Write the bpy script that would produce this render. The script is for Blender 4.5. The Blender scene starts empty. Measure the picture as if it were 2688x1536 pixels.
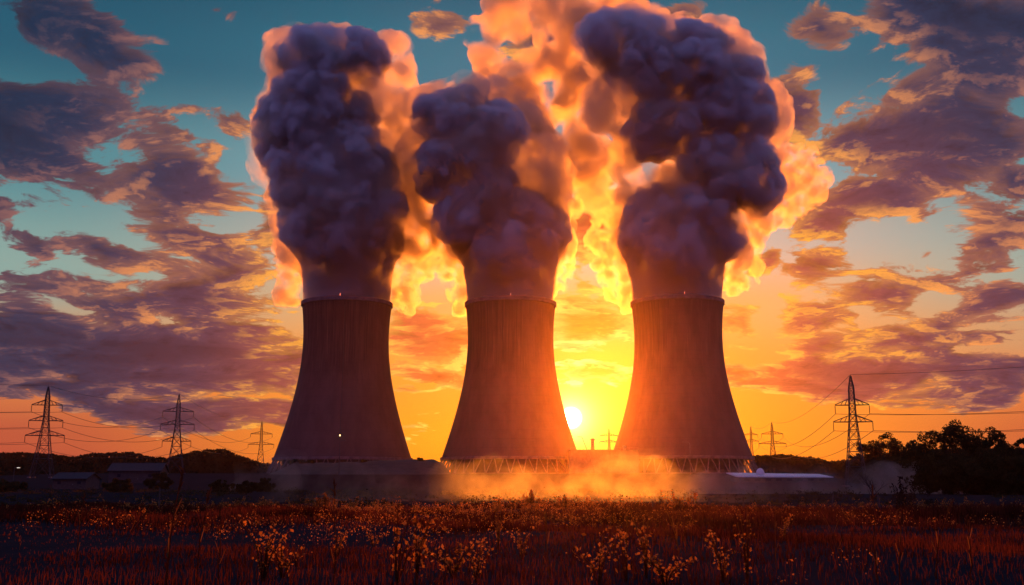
import bpy, bmesh, math, random
import numpy as np
from mathutils import Vector, Matrix

S = bpy.context.scene
COL = S.collection
R = math.radians
rng = np.random.default_rng(7)
random.seed(7)

# ------------------------------------------------------------------ camera
FPX = 2840.0                      # focal length in pixels of the 2688 x 1536 photograph
EYE = 1.5
PITCH = math.atan((1275 - 768) / FPX)
K = 2688 / 2548.0                 # notes were taken on a 2548 px wide view


def ray(px, py):
    a, b = (px - 1344) / FPX, (768 - py) / FPX
    return Vector((a, math.cos(PITCH) - b * math.sin(PITCH), math.sin(PITCH) + b * math.cos(PITCH)))


def at(px, py, Y):
    """world point seen at photo pixel (2548 scale) at depth Y"""
    d = ray(px * K, py * K)
    return Vector((0, 0, EYE)) + d * (Y / d.y)


cd = bpy.data.cameras.new("camera")
cam = bpy.data.objects.new("camera", cd)
COL.objects.link(cam)
cam.location = (0, 0, EYE)
cam.rotation_euler = (math.pi / 2 + PITCH, 0, 0)
cd.sensor_width = 36
cd.lens = 36 * FPX / 2688
cd.clip_start = 0.2
cd.clip_end = 30000
S.camera = cam

S.view_settings.view_transform = 'Standard'
S.view_settings.look = 'None'
S.view_settings.exposure = 0
S.view_settings.gamma = 1
S.cycles.max_bounces = 10
S.cycles.diffuse_bounces = 2
S.cycles.glossy_bounces = 2
S.cycles.transmission_bounces = 2
S.cycles.volume_bounces = 4
S.cycles.transparent_max_bounces = 24
S.cycles.use_denoising = True
S.cycles.use_adaptive_sampling = False
S.cycles.volume_step_rate = 1
S.cycles.volume_max_steps = 256
S.cycles.sample_clamp_indirect = 6

# ------------------------------------------------------------------ sun
sun_dir = ray(1421 * K, 1040 * K).normalized()
SUN_EL = math.asin(sun_dir.z)
SUN_AZ = math.atan2(sun_dir.x, sun_dir.y)
sl = bpy.data.lights.new("sun", 'SUN')
sun = bpy.data.objects.new("sun", sl)
COL.objects.link(sun)
sl.energy = 3.4
sl.color = (1.0, 0.23, 0.014)
sl.angle = R(0.6)
LAZ = SUN_AZ + R(1.6)
ldir = Vector((math.sin(LAZ) * math.cos(SUN_EL), math.cos(LAZ) * math.cos(SUN_EL), math.sin(SUN_EL)))
sun.rotation_euler = (-ldir).to_track_quat('-Z', 'Y').to_euler()


# ------------------------------------------------------------------ node helper
def lin(c):
    return tuple(((v / 255) / 12.92 if v / 255 <= 0.04045 else ((v / 255 + 0.055) / 1.055) ** 2.4) for v in c) + (1.0,)


class NT:
    def __init__(self, tree):
        self.t = tree
        self.n = tree.nodes
        self.l = tree.links

    def put(self, sock, v):
        if isinstance(v, bpy.types.NodeSocket):
            self.l.new(v, sock)
        elif v is not None:
            sock.default_value = v

    def math(self, op, a, b=None, c=None, clamp=False):
        n = self.n.new('ShaderNodeMath')
        n.operation = op
        n.use_clamp = clamp
        for i, v in enumerate((a, b, c)):
            self.put(n.inputs[i], v)
        return n.outputs[0]

    def vec(self, op, a, b=None, s=None):
        n = self.n.new('ShaderNodeVectorMath')
        n.operation = op
        self.put(n.inputs[0], a)
        self.put(n.inputs[1], b)
        if s is not None:
            self.put(n.inputs['Scale'], s)
        return n.outputs['Value'] if op in ('DOT_PRODUCT', 'LENGTH', 'DISTANCE') else n.outputs[0]

    def sep(self, v):
        n = self.n.new('ShaderNodeSeparateXYZ')
        self.put(n.inputs[0], v)
        return n.outputs

    def comb(self, x, y, z):
        n = self.n.new('ShaderNodeCombineXYZ')
        for i, v in enumerate((x, y, z)):
            self.put(n.inputs[i], v)
        return n.outputs[0]

    def ramp(self, f, stops, interp='EASE'):
        n = self.n.new('ShaderNodeValToRGB')
        cr = n.color_ramp
        cr.interpolation = interp
        while len(cr.elements) < len(stops):
            cr.elements.new(0.5)
        for e, (p, c) in zip(cr.elements, stops):
            e.position = p
            e.color = c if len(c) == 4 else tuple(c) + (1.0,)
        self.put(n.inputs[0], f)
        return n.outputs[0]

    def mapr(self, v, a, b, c=0.0, d=1.0, smooth=True):
        n = self.n.new('ShaderNodeMapRange')
        n.interpolation_type = 'SMOOTHSTEP' if smooth else 'LINEAR'
        self.put(n.inputs[0], v)
        for i, x in enumerate((a, b, c, d)):
            self.put(n.inputs[i + 1], x)
        return n.outputs[0]

    def noise(self, vec, scale, detail=4, rough=0.5, dist=0.0, out=0, lac=2.0):
        n = self.n.new('ShaderNodeTexNoise')
        self.put(n.inputs['Vector'], vec)
        n.inputs['Scale'].default_value = scale
        n.inputs['Detail'].default_value = detail
        n.inputs['Roughness'].default_value = rough
        n.inputs['Distortion'].default_value = dist
        n.inputs['Lacunarity'].default_value = lac
        return n.outputs[out]

    def mix(self, f, a, b, blend='MIX'):
        n = self.n.new('ShaderNodeMix')
        n.data_type = 'RGBA'
        n.blend_type = blend
        self.put(n.inputs[0], f)
        self.put(n.inputs[6], a)
        self.put(n.inputs[7], b)
        return n.outputs[2]


# ------------------------------------------------------------------ world: dusk sky with broken cloud
def azel(px, py):
    d = ray(px * K, py * K).normalized()
    return math.atan2(d.x, d.y), math.asin(d.z)


# cloud banks of the evening sky: photo x, y, half width, half height, tilt, weight
BANKS = [
    (70, 330, 300, 230, 0, 1.0), (430, 430, 230, 150, -12, 1.0), (260, 130, 330, 110, -32, .85), (420, 235, 120, 90, -50, .6),
    (570, 290, 90, 130, 20, .55), (560, 640, 330, 110, -20, .9), (240, 605, 200, 55, -12, .75),
    (75, 615, 110, 50, -25, .65), (430, 760, 380, 110, -14, .95), (90, 800, 220, 100, -10, .9),
    (350, 880, 620, 100, -4, 1.45), (430, 1005, 620, 50, -5, 1.3), (100, 960, 300, 40, -5, 1.1), (690, 560, 80, 160, 0, .8),
    (1060, 245, 90, 75, 0, .7), (1110, 60, 150, 70, 0, .7), (540, 40, 110, 60, 0, .5), (745, 50, 90, 60, 0, .45),
    (880, 120, 60, 40, 0, .4),
    (1700, 30, 140, 80, 0, .75), (2010, 40, 190, 90, -10, .8), (2400, 60, 300, 160, -20, 1.0),
    (2310, 330, 330, 200, 5, 1.15), (2470, 200, 170, 150, 0, .9), (2150, 530, 250, 100, 8, 1.0), (1960, 280, 120, 140, 0, .9),
    (2500, 430, 130, 90, 0, .9), (2040, 655, 95, 65, 0, .85), (1905, 640, 90, 50, 0, .8),
    (2010, 800, 140, 62, 5, .85), (2205, 735, 170, 85, -5, .95), (2470, 600, 160, 100, 18, .95),
    (2480, 745, 170, 62, 5, .9), (2300, 650, 80, 45, 0, .6), (2070, 870, 190, 52, 0, .85), (2300, 860, 240, 60, 0, .9),
    (2200, 935, 560, 52, -2, 1.35), (2450, 985, 300, 30, 3, .9), (1850, 800, 100, 85, 0, .8), (2480, 820, 150, 40, 0, .6),
    (1470, 560, 130, 200, 0, 1.0), (1070, 850, 190, 110, 0, 1.1), (1480, 800, 150, 110, 0, 1.0), (1060, 640, 70, 60, 0, .8), (1300, 880, 120, 60, 0, .8), (1480, 935, 150, 36, 0, 1.0),
    (1080, 955, 170, 34, 0, 1.0), (1400, 130, 200, 140, 0, .8), (1960, 450, 110, 110, 0, .6),
]


def density_group():
    """fractal cloud texture on the cloud deck, which shrinks and flattens towards the horizon"""
    g = bpy.data.node_groups.new("cloud_texture", 'ShaderNodeTree')
    g.interface.new_socket("Dir", in_out='INPUT', socket_type='NodeSocketVector')
    g.interface.new_socket("Density", in_out='OUTPUT', socket_type='NodeSocketFloat')
    t = NT(g)
    gi = g.nodes.new('NodeGroupInput')
    go = g.nodes.new('NodeGroupOutput')
    x, y, z = t.sep(gi.outputs[0])[:3]
    zz = t.math('ADD', t.math('MAXIMUM', z, 0.0), .16)
    p = t.comb(t.math('DIVIDE', x, zz), t.math('DIVIDE', y, zz), 0.0)
    warp = t.noise(p, 3.0, 3, .5, 0, 1)
    p2 = t.vec('ADD', p, t.vec('SCALE', t.vec('SUBTRACT', warp, (.5, .5, .5)), None, .35))
    n1 = t.noise(p2, 4.6, 6.5, .64)
    t.put(go.inputs[0], t.math('MULTIPLY', t.math('SUBTRACT', n1, .5), 3.0))
    return g


def coverage(t, d):
    x, y, z = t.sep(d)[:3]
    az = t.math('ARCTAN2', x, y)
    el = t.math('ARCSINE', z)
    uv = t.comb(az, el, 0.0)
    wob = t.noise(uv, 9.0, 3, .55, 0, 1)
    uvw = t.vec('ADD', uv, t.vec('SCALE', t.vec('SUBTRACT', wob, (.5, .5, .5)), None, .07))
    cov = None
    for (bx, by, hw, hh, rot, w) in BANKS:
        a0, e0 = azel(bx, by)
        m = t.n.new('ShaderNodeMapping')
        m.vector_type = 'TEXTURE'
        t.put(m.inputs[0], uvw)
        m.inputs['Location'].default_value = (a0, e0, 0)
        m.inputs['Rotation'].default_value = (0, 0, R(rot))
        m.inputs['Scale'].default_value = (hw * K / FPX * 1.4, hh * K / FPX * 1.4, 1)
        gr = t.n.new('ShaderNodeTexGradient')
        gr.gradient_type = 'SPHERICAL'
        t.put(gr.inputs[0], m.outputs[0])
        s = t.math('MULTIPLY', gr.outputs['Fac'], w)
        cov = s if cov is None else t.math('SMOOTH_MAX', cov, s, .06)
    # away from the view the deck goes on by itself
    far = t.mapr(t.math('ABSOLUTE', az), .5, .75, 0, .33)
    cov = t.math('MAXIMUM', cov, far)
    return t.math('MULTIPLY_ADD', cov, 1.7, -.76)


def build_world():
    w = bpy.data.worlds.new("World")
    S.world = w
    w.use_nodes = True
    w.node_tree.nodes.clear()
    t = NT(w.node_tree)
    tc = t.n.new('ShaderNodeTexCoord')
    d = t.vec('NORMALIZE', tc.outputs['Generated'])
    x, y, z = t.sep(d)[:3]
    sd = tuple(sun_dir)
    ang = t.math('ARCCOSINE', t.math('MINIMUM', t.vec('DOT_PRODUCT', d, sd), .999999))
    az = t.math('SUBTRACT', t.math('ARCTAN2', x, y), SUN_AZ)
    daz = t.math('ABSOLUTE', az)
    el = t.math('MAXIMUM', t.math('ARCSINE', z), 0.0)
    e = t.math('MULTIPLY', el, 2.0, None, True)          # 0..0.5 rad over the ramp
    near = t.ramp(e, [(0, lin((244, 126, 5))), (.10, lin((250, 148, 10))), (.22, lin((244, 150, 40))), (.32, lin((236, 168, 88))),
                      (.44, lin((196, 182, 165))), (.58, lin((120, 165, 175))), (.75, lin((44, 116, 138))), (1, lin((12, 70, 98)))])
    far = t.ramp(e, [(0, lin((170, 56, 58))), (.08, lin((188, 82, 58))), (.17, lin((214, 118, 66))), (.25, lin((196, 152, 112))),
                     (.36, lin((135, 170, 162))), (.55, lin((74, 138, 148))), (.75, lin((24, 90, 114))), (1, lin((8, 54, 82)))])
    f = t.mapr(daz, .08, .48)
    clear = t.mix(f, near, far)
    nish = t.n.new('ShaderNodeTexSky')
    nish.sky_type = 'NISHITA'
    nish.sun_disc = False
    nish.sun_elevation = SUN_EL
    nish.sun_rotation = SUN_AZ
    clear = t.mix(1.0, clear, t.vec('SCALE', nish.outputs[0], None, .004), 'ADD')
    # clouds
    g = density_group()

    def dens(v):
        n = t.n.new('ShaderNodeGroup')
        n.node_tree = g
        t.put(n.inputs[0], v)
        return n.outputs[0]
    cov = coverage(t, d)
    n0 = dens(d)
    d0 = t.math('ADD', n0, cov)
    tos = t.vec('NORMALIZE', t.vec('SUBTRACT', sd, d))
    n1 = dens(t.vec('NORMALIZE', t.vec('ADD', d, t.vec('SCALE', tos, None, .012))))
    alpha = t.mapr(d0, -.04, .17)
    an = t.math('MULTIPLY', ang, 1.0 / .65, None, True)
    body = t.ramp(an, [(0, lin((226, 122, 30))), (.12, lin((222, 118, 44))), (.26, lin((206, 106, 62))), (.40, lin((142, 80, 78))),
                       (.55, lin((84, 64, 86))), (.70, lin((44, 57, 86))), (.85, lin((27, 51, 80))), (1, lin((18, 44, 70)))])
    rim = t.ramp(an, [(0, lin((255, 246, 170))), (.2, lin((255, 214, 90))), (.40, lin((255, 178, 66))), (.6, lin((250, 160, 90))),
                      (.8, lin((214, 140, 116))), (1, lin((90, 110, 130)))])
    side = t.math('SUBTRACT', n0, n1)
    lit = t.math('MULTIPLY', t.mapr(side, .03, .34), t.mapr(d0, 1.3, .1))
    thin = t.mapr(d0, .6, .0)
    thinc = t.mix(t.math('MULTIPLY', thin, t.mapr(ang, .62, .1, .10, .6)), body, rim)
    cl = t.mix(t.math('MULTIPLY', lit, t.mapr(ang, .60, .28, .16, 1.0)), thinc, rim)
    shade = t.math('MULTIPLY', t.mapr(d0, .5, 1.8, 1.0, .55), t.mapr(side, .1, -.6, 1.0, .5))
    cl = t.vec('SCALE', cl, None, shade)
    sky = t.mix(alpha, clear, cl)
    # the sun: its aureole and its disc
    glow = t.math('EXPONENT', t.math('MULTIPLY', ang, -16.0))
    sky = t.mix(1.0, sky, t.vec('SCALE', (1.0, .45, .02), None, t.math('MULTIPLY', glow, .10)), 'ADD')
    glow2 = t.math('EXPONENT', t.math('MULTIPLY', ang, -95.0))
    sky = t.mix(1.0, sky, t.vec('SCALE', (1.0, .85, .35), None, t.math('MULTIPLY', glow2, 4.5)), 'ADD')
    disc = t.mapr(ang, R(.62), R(.2))
    sky = t.mix(1.0, sky, t.vec('SCALE', (1.0, .92, .7), None, t.math('MULTIPLY', disc, 14.0)), 'ADD')
    # behind the viewer: dusky mauve, dimmer
    back = t.ramp(t.math('MULTIPLY', el, 1.0 / 1.57), [(0, lin((54, 26, 50))), (.15, lin((112, 70, 140))), (.4, lin((128, 124, 200))), (1, lin((44, 104, 158)))])
    sky = t.mix(t.mapr(y, .75, .1), sky, back)
    dn = t.mapr(z, -.01, -.06)
    sky = t.mix(dn, sky, lin((40, 26, 26)))
    bg = t.n.new('ShaderNodeBackground')
    t.put(bg.inputs[0], sky)
    bg.inputs[1].default_value = 1.0
    out = t.n.new('ShaderNodeOutputWorld')
    t.l.new(bg.outputs[0], out.inputs[0])
    w.cycles.sampling_method = 'MANUAL'
    w.cycles.sample_map_resolution = 512


build_world()


# ------------------------------------------------------------------ building helpers
def link(o, parent=None):
    COL.objects.link(o)
    if parent is not None:
        o.parent = parent
    return o


def tag(o, label=None, cat=None, group=None, kind=None):
    if label:
        o["label"] = label
    if cat:
        o["category"] = cat
    if group:
        o["group"] = group
    if kind:
        o["kind"] = kind
    return o


def empty(name, loc, rz=0.0):
    o = bpy.data.objects.new(name, None)
    o.location = loc
    o.rotation_euler = (0, 0, rz)
    o.empty_display_size = .5
    return link(o)


def np_mesh(name, verts, faces, mat, smooth=False):
    """faces: an (n, k) array, or a list of such arrays"""
    me = bpy.data.meshes.new(name)
    if isinstance(faces, np.ndarray):
        faces = [faces]
    verts = np.asarray(verts, dtype=np.float32)
    loops = np.concatenate([f.reshape(-1) for f in faces]).astype(np.int32)
    sizes = np.concatenate([np.full(len(f), f.shape[1]) for f in faces]).astype(np.int32)
    starts = np.concatenate([[0], np.cumsum(sizes)[:-1]]).astype(np.int32)
    me.vertices.add(len(verts))
    me.vertices.foreach_set("co", verts.reshape(-1))
    me.loops.add(len(loops))
    me.loops.foreach_set("vertex_index", loops)
    me.polygons.add(len(sizes))
    me.polygons.foreach_set("loop_start", starts)
    me.update(calc_edges=True)
    me.validate()
    if smooth:
        me.polygons.foreach_set("use_smooth", np.ones(len(sizes), dtype=bool))
    me.materials.append(mat)
    return me


class MB:
    """collects boxes, bars, tubes and lathes; build() links them as one mesh object"""

    def __init__(self):
        self.v = []
        self.f = []

    def add(self, vs, fs):
        n = len(self.v)
        self.v += [tuple(p) for p in vs]
        self.f += [tuple(i + n for i in f) for f in fs]
        return self

    def box(self, lo, hi):
        (a, b, c), (d, e, f) = lo, hi
        return self.add([(a, b, c), (d, b, c), (d, e, c), (a, e, c), (a, b, f), (d, b, f), (d, e, f), (a, e, f)],
                        [(0, 3, 2, 1), (4, 5, 6, 7), (0, 1, 5, 4), (1, 2, 6, 5), (2, 3, 7, 6), (3, 0, 4, 7)])

    def tube(self, p, q, r0, r1=None, n=4):
        p, q = Vector(p), Vector(q)
        r1 = r0 if r1 is None else r1
        d = (q - p)
        if d.length < 1e-6:
            return self
        d.normalize()
        u = d.orthogonal().normalized()
        w = d.cross(u)
        vs = []
        for c, r in ((p, r0), (q, r1)):
            for i in range(n):
                a = 2 * math.pi * (i + .5) / n
                vs.append(c + u * (r * math.cos(a)) + w * (r * math.sin(a)))
        fs = [(i, (i + 1) % n, n + (i + 1) % n, n + i) for i in range(n)]
        fs += [tuple(range(n - 1, -1, -1)), tuple(range(n, 2 * n))]
        return self.add(vs, fs)

    def path(self, pts, r0, r1=None, n=4):
        r1 = r0 if r1 is None else r1
        m = len(pts) - 1
        for i in range(m):
            self.tube(pts[i], pts[i + 1], r0 + (r1 - r0) * i / m, r0 + (r1 - r0) * (i + 1) / m, n)
        return self

    def lathe(self, prof, n=96, c=(0, 0, 0), cap=False):
        vs, fs = [], []
        for (r, z) in prof:
            for i in range(n):
                a = 2 * math.pi * i / n
                vs.append((c[0] + r * math.cos(a), c[1] + r * math.sin(a), c[2] + z))
        for k in range(len(prof) - 1):
            for i in range(n):
                j = (i + 1) % n
                fs.append((k * n + i, k * n + j, (k + 1) * n + j, (k + 1) * n + i))
        if cap:
            fs.append(tuple(range(n - 1, -1, -1)))
            fs.append(tuple((len(prof) - 1) * n + i for i in range(n)))
        return self.add(vs, fs)

    def mesh(self, name, mat, smooth=False):
        me = bpy.data.meshes.new(name)
        me.from_pydata(self.v, [], self.f)
        me.materials.append(mat)
        if smooth:
            me.polygons.foreach_set("use_smooth", [True] * len(me.polygons))
        me.update()
        return me

    def build(self, name, mat, parent=None, smooth=False):
        return link(bpy.data.objects.new(name, self.mesh(name, mat, smooth)), parent)


def new_mat(name):
    m = bpy.data.materials.new(name)
    m.use_nodes = True
    m.node_tree.nodes.clear()
    t = NT(m.node_tree)
    out = t.n.new('ShaderNodeOutputMaterial')
    return m, t, out


def pbr(name, col, rough=.8, metal=0.0, var=.25, scale=1.0, col2=None, bump=0.0):
    m, t, out = new_mat(name)
    b = t.n.new('ShaderNodeBsdfPrincipled')
    tc = t.n.new('ShaderNodeTexCoord')
    n = t.noise(tc.outputs['Object'], scale, 5, .6)
    c2 = col2 or tuple(v * (1 - var) for v in col)
    c1 = tuple(min(1, v * (1 + var)) for v in col) if col2 is None else col
    c = t.mix(t.mapr(n, .3, .7), c1 + (1,), c2 + (1,))
    t.put(b.inputs['Base Color'], c)
    b.inputs['Roughness'].default_value = rough
    b.inputs['Metallic'].default_value = metal
    if bump:
        bp = t.n.new('ShaderNodeBump')
        bp.inputs['Strength'].default_value = bump
        t.put(bp.inputs['Height'], n)
        t.l.new(bp.outputs[0], b.inputs['Normal'])
    t.l.new(b.outputs[0], out.inputs[0])
    return m


def leaf_mat(name, col, trans, var=.35, scale=.6, k=.5, gloss=.0):
    """leaves and grass: light shines through"""
    m, t, out = new_mat(name)
    tc = t.n.new('ShaderNodeTexCoord')
    n = t.noise(tc.outputs['Object'], scale, 3, .6)
    f = t.mapr(n, .32, .68, 1 - var, 1 + var)
    d = t.n.new('ShaderNodeBsdfDiffuse')
    tr = t.n.new('ShaderNodeBsdfTranslucent')
    t.put(d.inputs[0], t.vec('SCALE', col, None, f))
    t.put(tr.inputs[0], t.vec('SCALE', trans, None, f))
    mx = t.n.new('ShaderNodeMixShader')
    mx.inputs[0].default_value = k
    t.l.new(d.outputs[0], mx.inputs[1])
    t.l.new(tr.outputs[0], mx.inputs[2])
    sh = mx.outputs[0]
    if gloss:
        g = t.n.new('ShaderNodeBsdfGlossy')
        g.inputs['Roughness'].default_value = .35
        g.inputs[0].default_value = (.8, .8, .8, 1)
        m2 = t.n.new('ShaderNodeMixShader')
        m2.inputs[0].default_value = gloss
        t.l.new(sh, m2.inputs[1])
        t.l.new(g.outputs[0], m2.inputs[2])
        sh = m2.outputs[0]
    t.l.new(sh, out.inputs[0])
    return m


def vol_mat(name, density, aniso=.5, col=(1, 1, 1), absorb=(0, 0, 0)):
    m, t, out = new_mat(name)
    v = t.n.new('ShaderNodeVolumePrincipled')
    v.inputs['Color'].default_value = tuple(col) + (1,)
    v.inputs['Density'].default_value = density
    v.inputs['Anisotropy'].default_value = aniso
    v.inputs['Absorption Color'].default_value = tuple(absorb) + (1,)
    t.l.new(v.outputs[0], out.inputs['Volume'])
    return m


def patchy(name, lo, hi, aniso, scale, rate, n0=.40, n1=.66, dist=.6, cells=0, col=(1, .97, .93)):
    """steam of uneven thickness"""
    m = vol_mat(name, hi, aniso, col)
    t = NT(m.node_tree)
    v = [n for n in t.n if n.type == 'PRINCIPLED_VOLUME'][0]
    tc = t.n.new('ShaderNodeTexCoord')
    if cells:
        # heaps: dense in the middle of each, thin in the creases between
        w = t.noise(tc.outputs['Object'], cells * 1.1, 2, .55, 0, 1)
        p = t.vec('ADD', tc.outputs['Object'], t.vec('SCALE', t.vec('SUBTRACT', w, (.5, .5, .5)), None, .9 / cells))
        vo = t.n.new('ShaderNodeTexVoronoi')
        vo.feature = 'F1'
        t.put(vo.inputs['Vector'], p)
        vo.inputs['Scale'].default_value = cells
        n = t.math('SUBTRACT', t.math('MULTIPLY_ADD', t.math('SUBTRACT', t.noise(tc.outputs['Object'], scale, 2, .6), .5), 1.1, 1.0), vo.outputs['Distance'])
    else:
        n = t.noise(tc.outputs['Object'], scale, 4, .6, dist)
    t.put(v.inputs['Density'], t.mapr(n, n0, n1, lo, hi))
    m.cycles.volume_step_rate = rate
    return m


def lamp_mat(name, col, s):
    m, t, out = new_mat(name)
    e = t.n.new('ShaderNodeEmission')
    e.inputs[0].default_value = tuple(col) + (1,)
    e.inputs[1].default_value = s
    t.l.new(e.outputs[0], out.inputs[0])
    return m


# numpy noise -------------------------------------------------------
def _hash(i, j, k, s):
    h = (i.astype(np.int64) * 73856093) ^ (j.astype(np.int64) * 19349663) ^ (k.astype(np.int64) * 83492791) ^ (s * 2654435761)
    h = (h ^ (h >> 13)) * 1274126177
    h = h & 0x7fffffff
    h = (h ^ (h >> 15)) * 2246822519 & 0x7fffffff
    return (h & 0xffffff) / float(0x1000000)


def vnoise(p, s=0):
    f = np.floor(p)
    t = p - f
    t = t * t * (3 - 2 * t)
    i, j, k = f[:, 0], f[:, 1], f[:, 2]
    r = 0
    for a in (0, 1):
        for b in (0, 1):
            for c in (0, 1):
                w = (t[:, 0] if a else 1 - t[:, 0]) * (t[:, 1] if b else 1 - t[:, 1]) * (t[:, 2] if c else 1 - t[:, 2])
                r = r + w * _hash(i + a, j + b, k + c, s)
    return r


def fbm(p, octs=4, s=0):
    r, a, tot = 0, 1.0, 0
    for o in range(octs):
        r = r + a * vnoise(p * 2 ** o, s + o)
        tot += a
        a *= .5
    return r / tot


def billow(p, s=0):
    """round heaps with sharp creases between them, 0..1"""
    f = np.floor(p)
    best = np.full(len(p), 9.0)
    for a in (-1, 0, 1):
        for b in (-1, 0, 1):
            for c in (-1, 0, 1):
                i, j, k = f[:, 0] + a, f[:, 1] + b, f[:, 2] + c
                d = (i + _hash(i, j, k, s) - p[:, 0]) ** 2 + (j + _hash(i, j, k, s + 11) - p[:, 1]) ** 2 + (k + _hash(i, j, k, s + 23) - p[:, 2]) ** 2
                best = np.minimum(best, d)
    return np.sqrt(np.maximum(0, 1 - np.minimum(best, 1.0)))


def get_co(me):
    a = np.empty(len(me.vertices) * 3, np.float32)
    me.vertices.foreach_get("co", a)
    return a.reshape(-1, 3)


def get_no(me):
    a = np.empty(len(me.vertices) * 3, np.float32)
    me.vertex_normals.foreach_get("vector", a)
    return a.reshape(-1, 3)


def remesh(me, voxel):
    o = bpy.data.objects.new("remesh_tmp", me)
    COL.objects.link(o)
    m = o.modifiers.new("r", 'REMESH')
    m.mode = 'VOXEL'
    m.voxel_size = voxel
    dg = bpy.context.evaluated_depsgraph_get()
    dg.update()
    r = bpy.data.meshes.new_from_object(o.evaluated_get(dg))
    bpy.data.objects.remove(o)
    bpy.data.meshes.remove(me)
    return r


def cloud_mesh(name, blobs, mat, v1, v2, amps, fade=None, seed=0, lean=1.0):
    """blobs (x, y, z, r): their union, heaped up by billow noise. amps: (size, height) coarse to fine"""
    bm = bmesh.new()
    for (x, y, z, r) in blobs:
        bmesh.ops.create_icosphere(bm, subdivisions=3, radius=1.0, matrix=Matrix.Translation((x, y, z)) @ Matrix.Diagonal((r, r, r * lean, 1)))
    me = bpy.data.meshes.new(name)
    bm.to_mesh(me)
    bm.free()
    me = remesh(me, v1)
    for step, group in ((0, amps[:2]), (1, amps[2:])):
        for q, (size, h) in enumerate(group):
            co, no = get_co(me), get_no(me)
            wp = co / size
            wp = wp + .5 * np.stack([fbm(wp * 1.3 + 7.7 * i, 2, seed + i) - .5 for i in range(3)], 1)
            d = (billow(wp, seed + 40 * step + 7 * q) - .62) * h
            if fade is not None:
                d = d * fade(co)
            me.vertices.foreach_set("co", (co + no * d[:, None]).astype(np.float32).reshape(-1))
            me.update()
        me = remesh(me, v2)
    me.name = name
    me.materials.clear()
    me.materials.append(mat)
    me.polygons.foreach_set("use_smooth", np.ones(len(me.polygons), dtype=bool))
    me.update()
    return me


# ------------------------------------------------------------------ ground
def sst(a, b, x):
    t = np.clip((x - a) / (b - a), 0, 1)
    return t * t * (3 - 2 * t)


def ground_z(x, y):
    x = np.asarray(x, float)
    y = np.asarray(y, float)
    z = .22 * np.sin(x * .13 + 1.1) * np.sin(y * .09) + .12 * np.sin(x * .41 + y * .23)
    z = z * (1 - sst(100, 160, y))
    z = z - .75 * sst(35, 100, y) + .75 * sst(115, 190, y)
    plant = sst(280, 600, y) * (1 - sst(225, 320, np.abs(x)))
    z = z + 8.0 * plant
    z = z + 5.0 * sst(500, 1000, y) * sst(225, 320, np.abs(x)) + 0 * x
    z = z + 26 * sst(1300, 3200, y) * (.6 + .4 * np.sin(x * .0016 + 1))
    return z


def gz(x, y):
    return float(ground_z(x, y))


def build_ground():
    ys = np.concatenate([np.linspace(-60, 10, 15), np.linspace(11, 120, 160), np.geomspace(122, 9000, 130)])
    us = np.concatenate([-np.geomspace(6000, 60, 50), np.linspace(-58, 58, 140), np.geomspace(60, 6000, 50)])
    X, Y = np.meshgrid(us, ys)
    Z = ground_z(X, Y)
    V = np.stack([X, Y, Z], -1).reshape(-1, 3)
    V[:, 2] += .10 * (fbm(V * np.array([1.3, 1.3, 0]), 3, 5) - .5) * (V[:, 1] < 130)
    nx, ny = len(us), len(ys)
    i = np.arange(ny - 1)[:, None] * nx + np.arange(nx - 1)[None, :]
    F = np.stack([i, i + 1, i + 1 + nx, i + nx], -1).reshape(-1, 4)
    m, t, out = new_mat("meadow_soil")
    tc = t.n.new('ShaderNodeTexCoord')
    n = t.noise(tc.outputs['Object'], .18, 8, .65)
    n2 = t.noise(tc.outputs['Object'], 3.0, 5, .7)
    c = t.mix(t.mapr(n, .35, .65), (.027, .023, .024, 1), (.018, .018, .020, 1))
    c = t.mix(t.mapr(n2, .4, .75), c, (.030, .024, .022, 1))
    b = t.n.new('ShaderNodeBsdfDiffuse')
    t.put(b.inputs['Color'], c)
    bp = t.n.new('ShaderNodeBump')
    bp.inputs['Strength'].default_value = .7
    bp.inputs['Distance'].default_value = .1
    t.put(bp.inputs['Height'], n2)
    t.l.new(bp.outputs[0], b.inputs['Normal'])
    t.l.new(b.outputs[0], out.inputs[0])
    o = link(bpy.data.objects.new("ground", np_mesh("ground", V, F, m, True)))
    tag(o, kind='structure')


build_ground()


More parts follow.
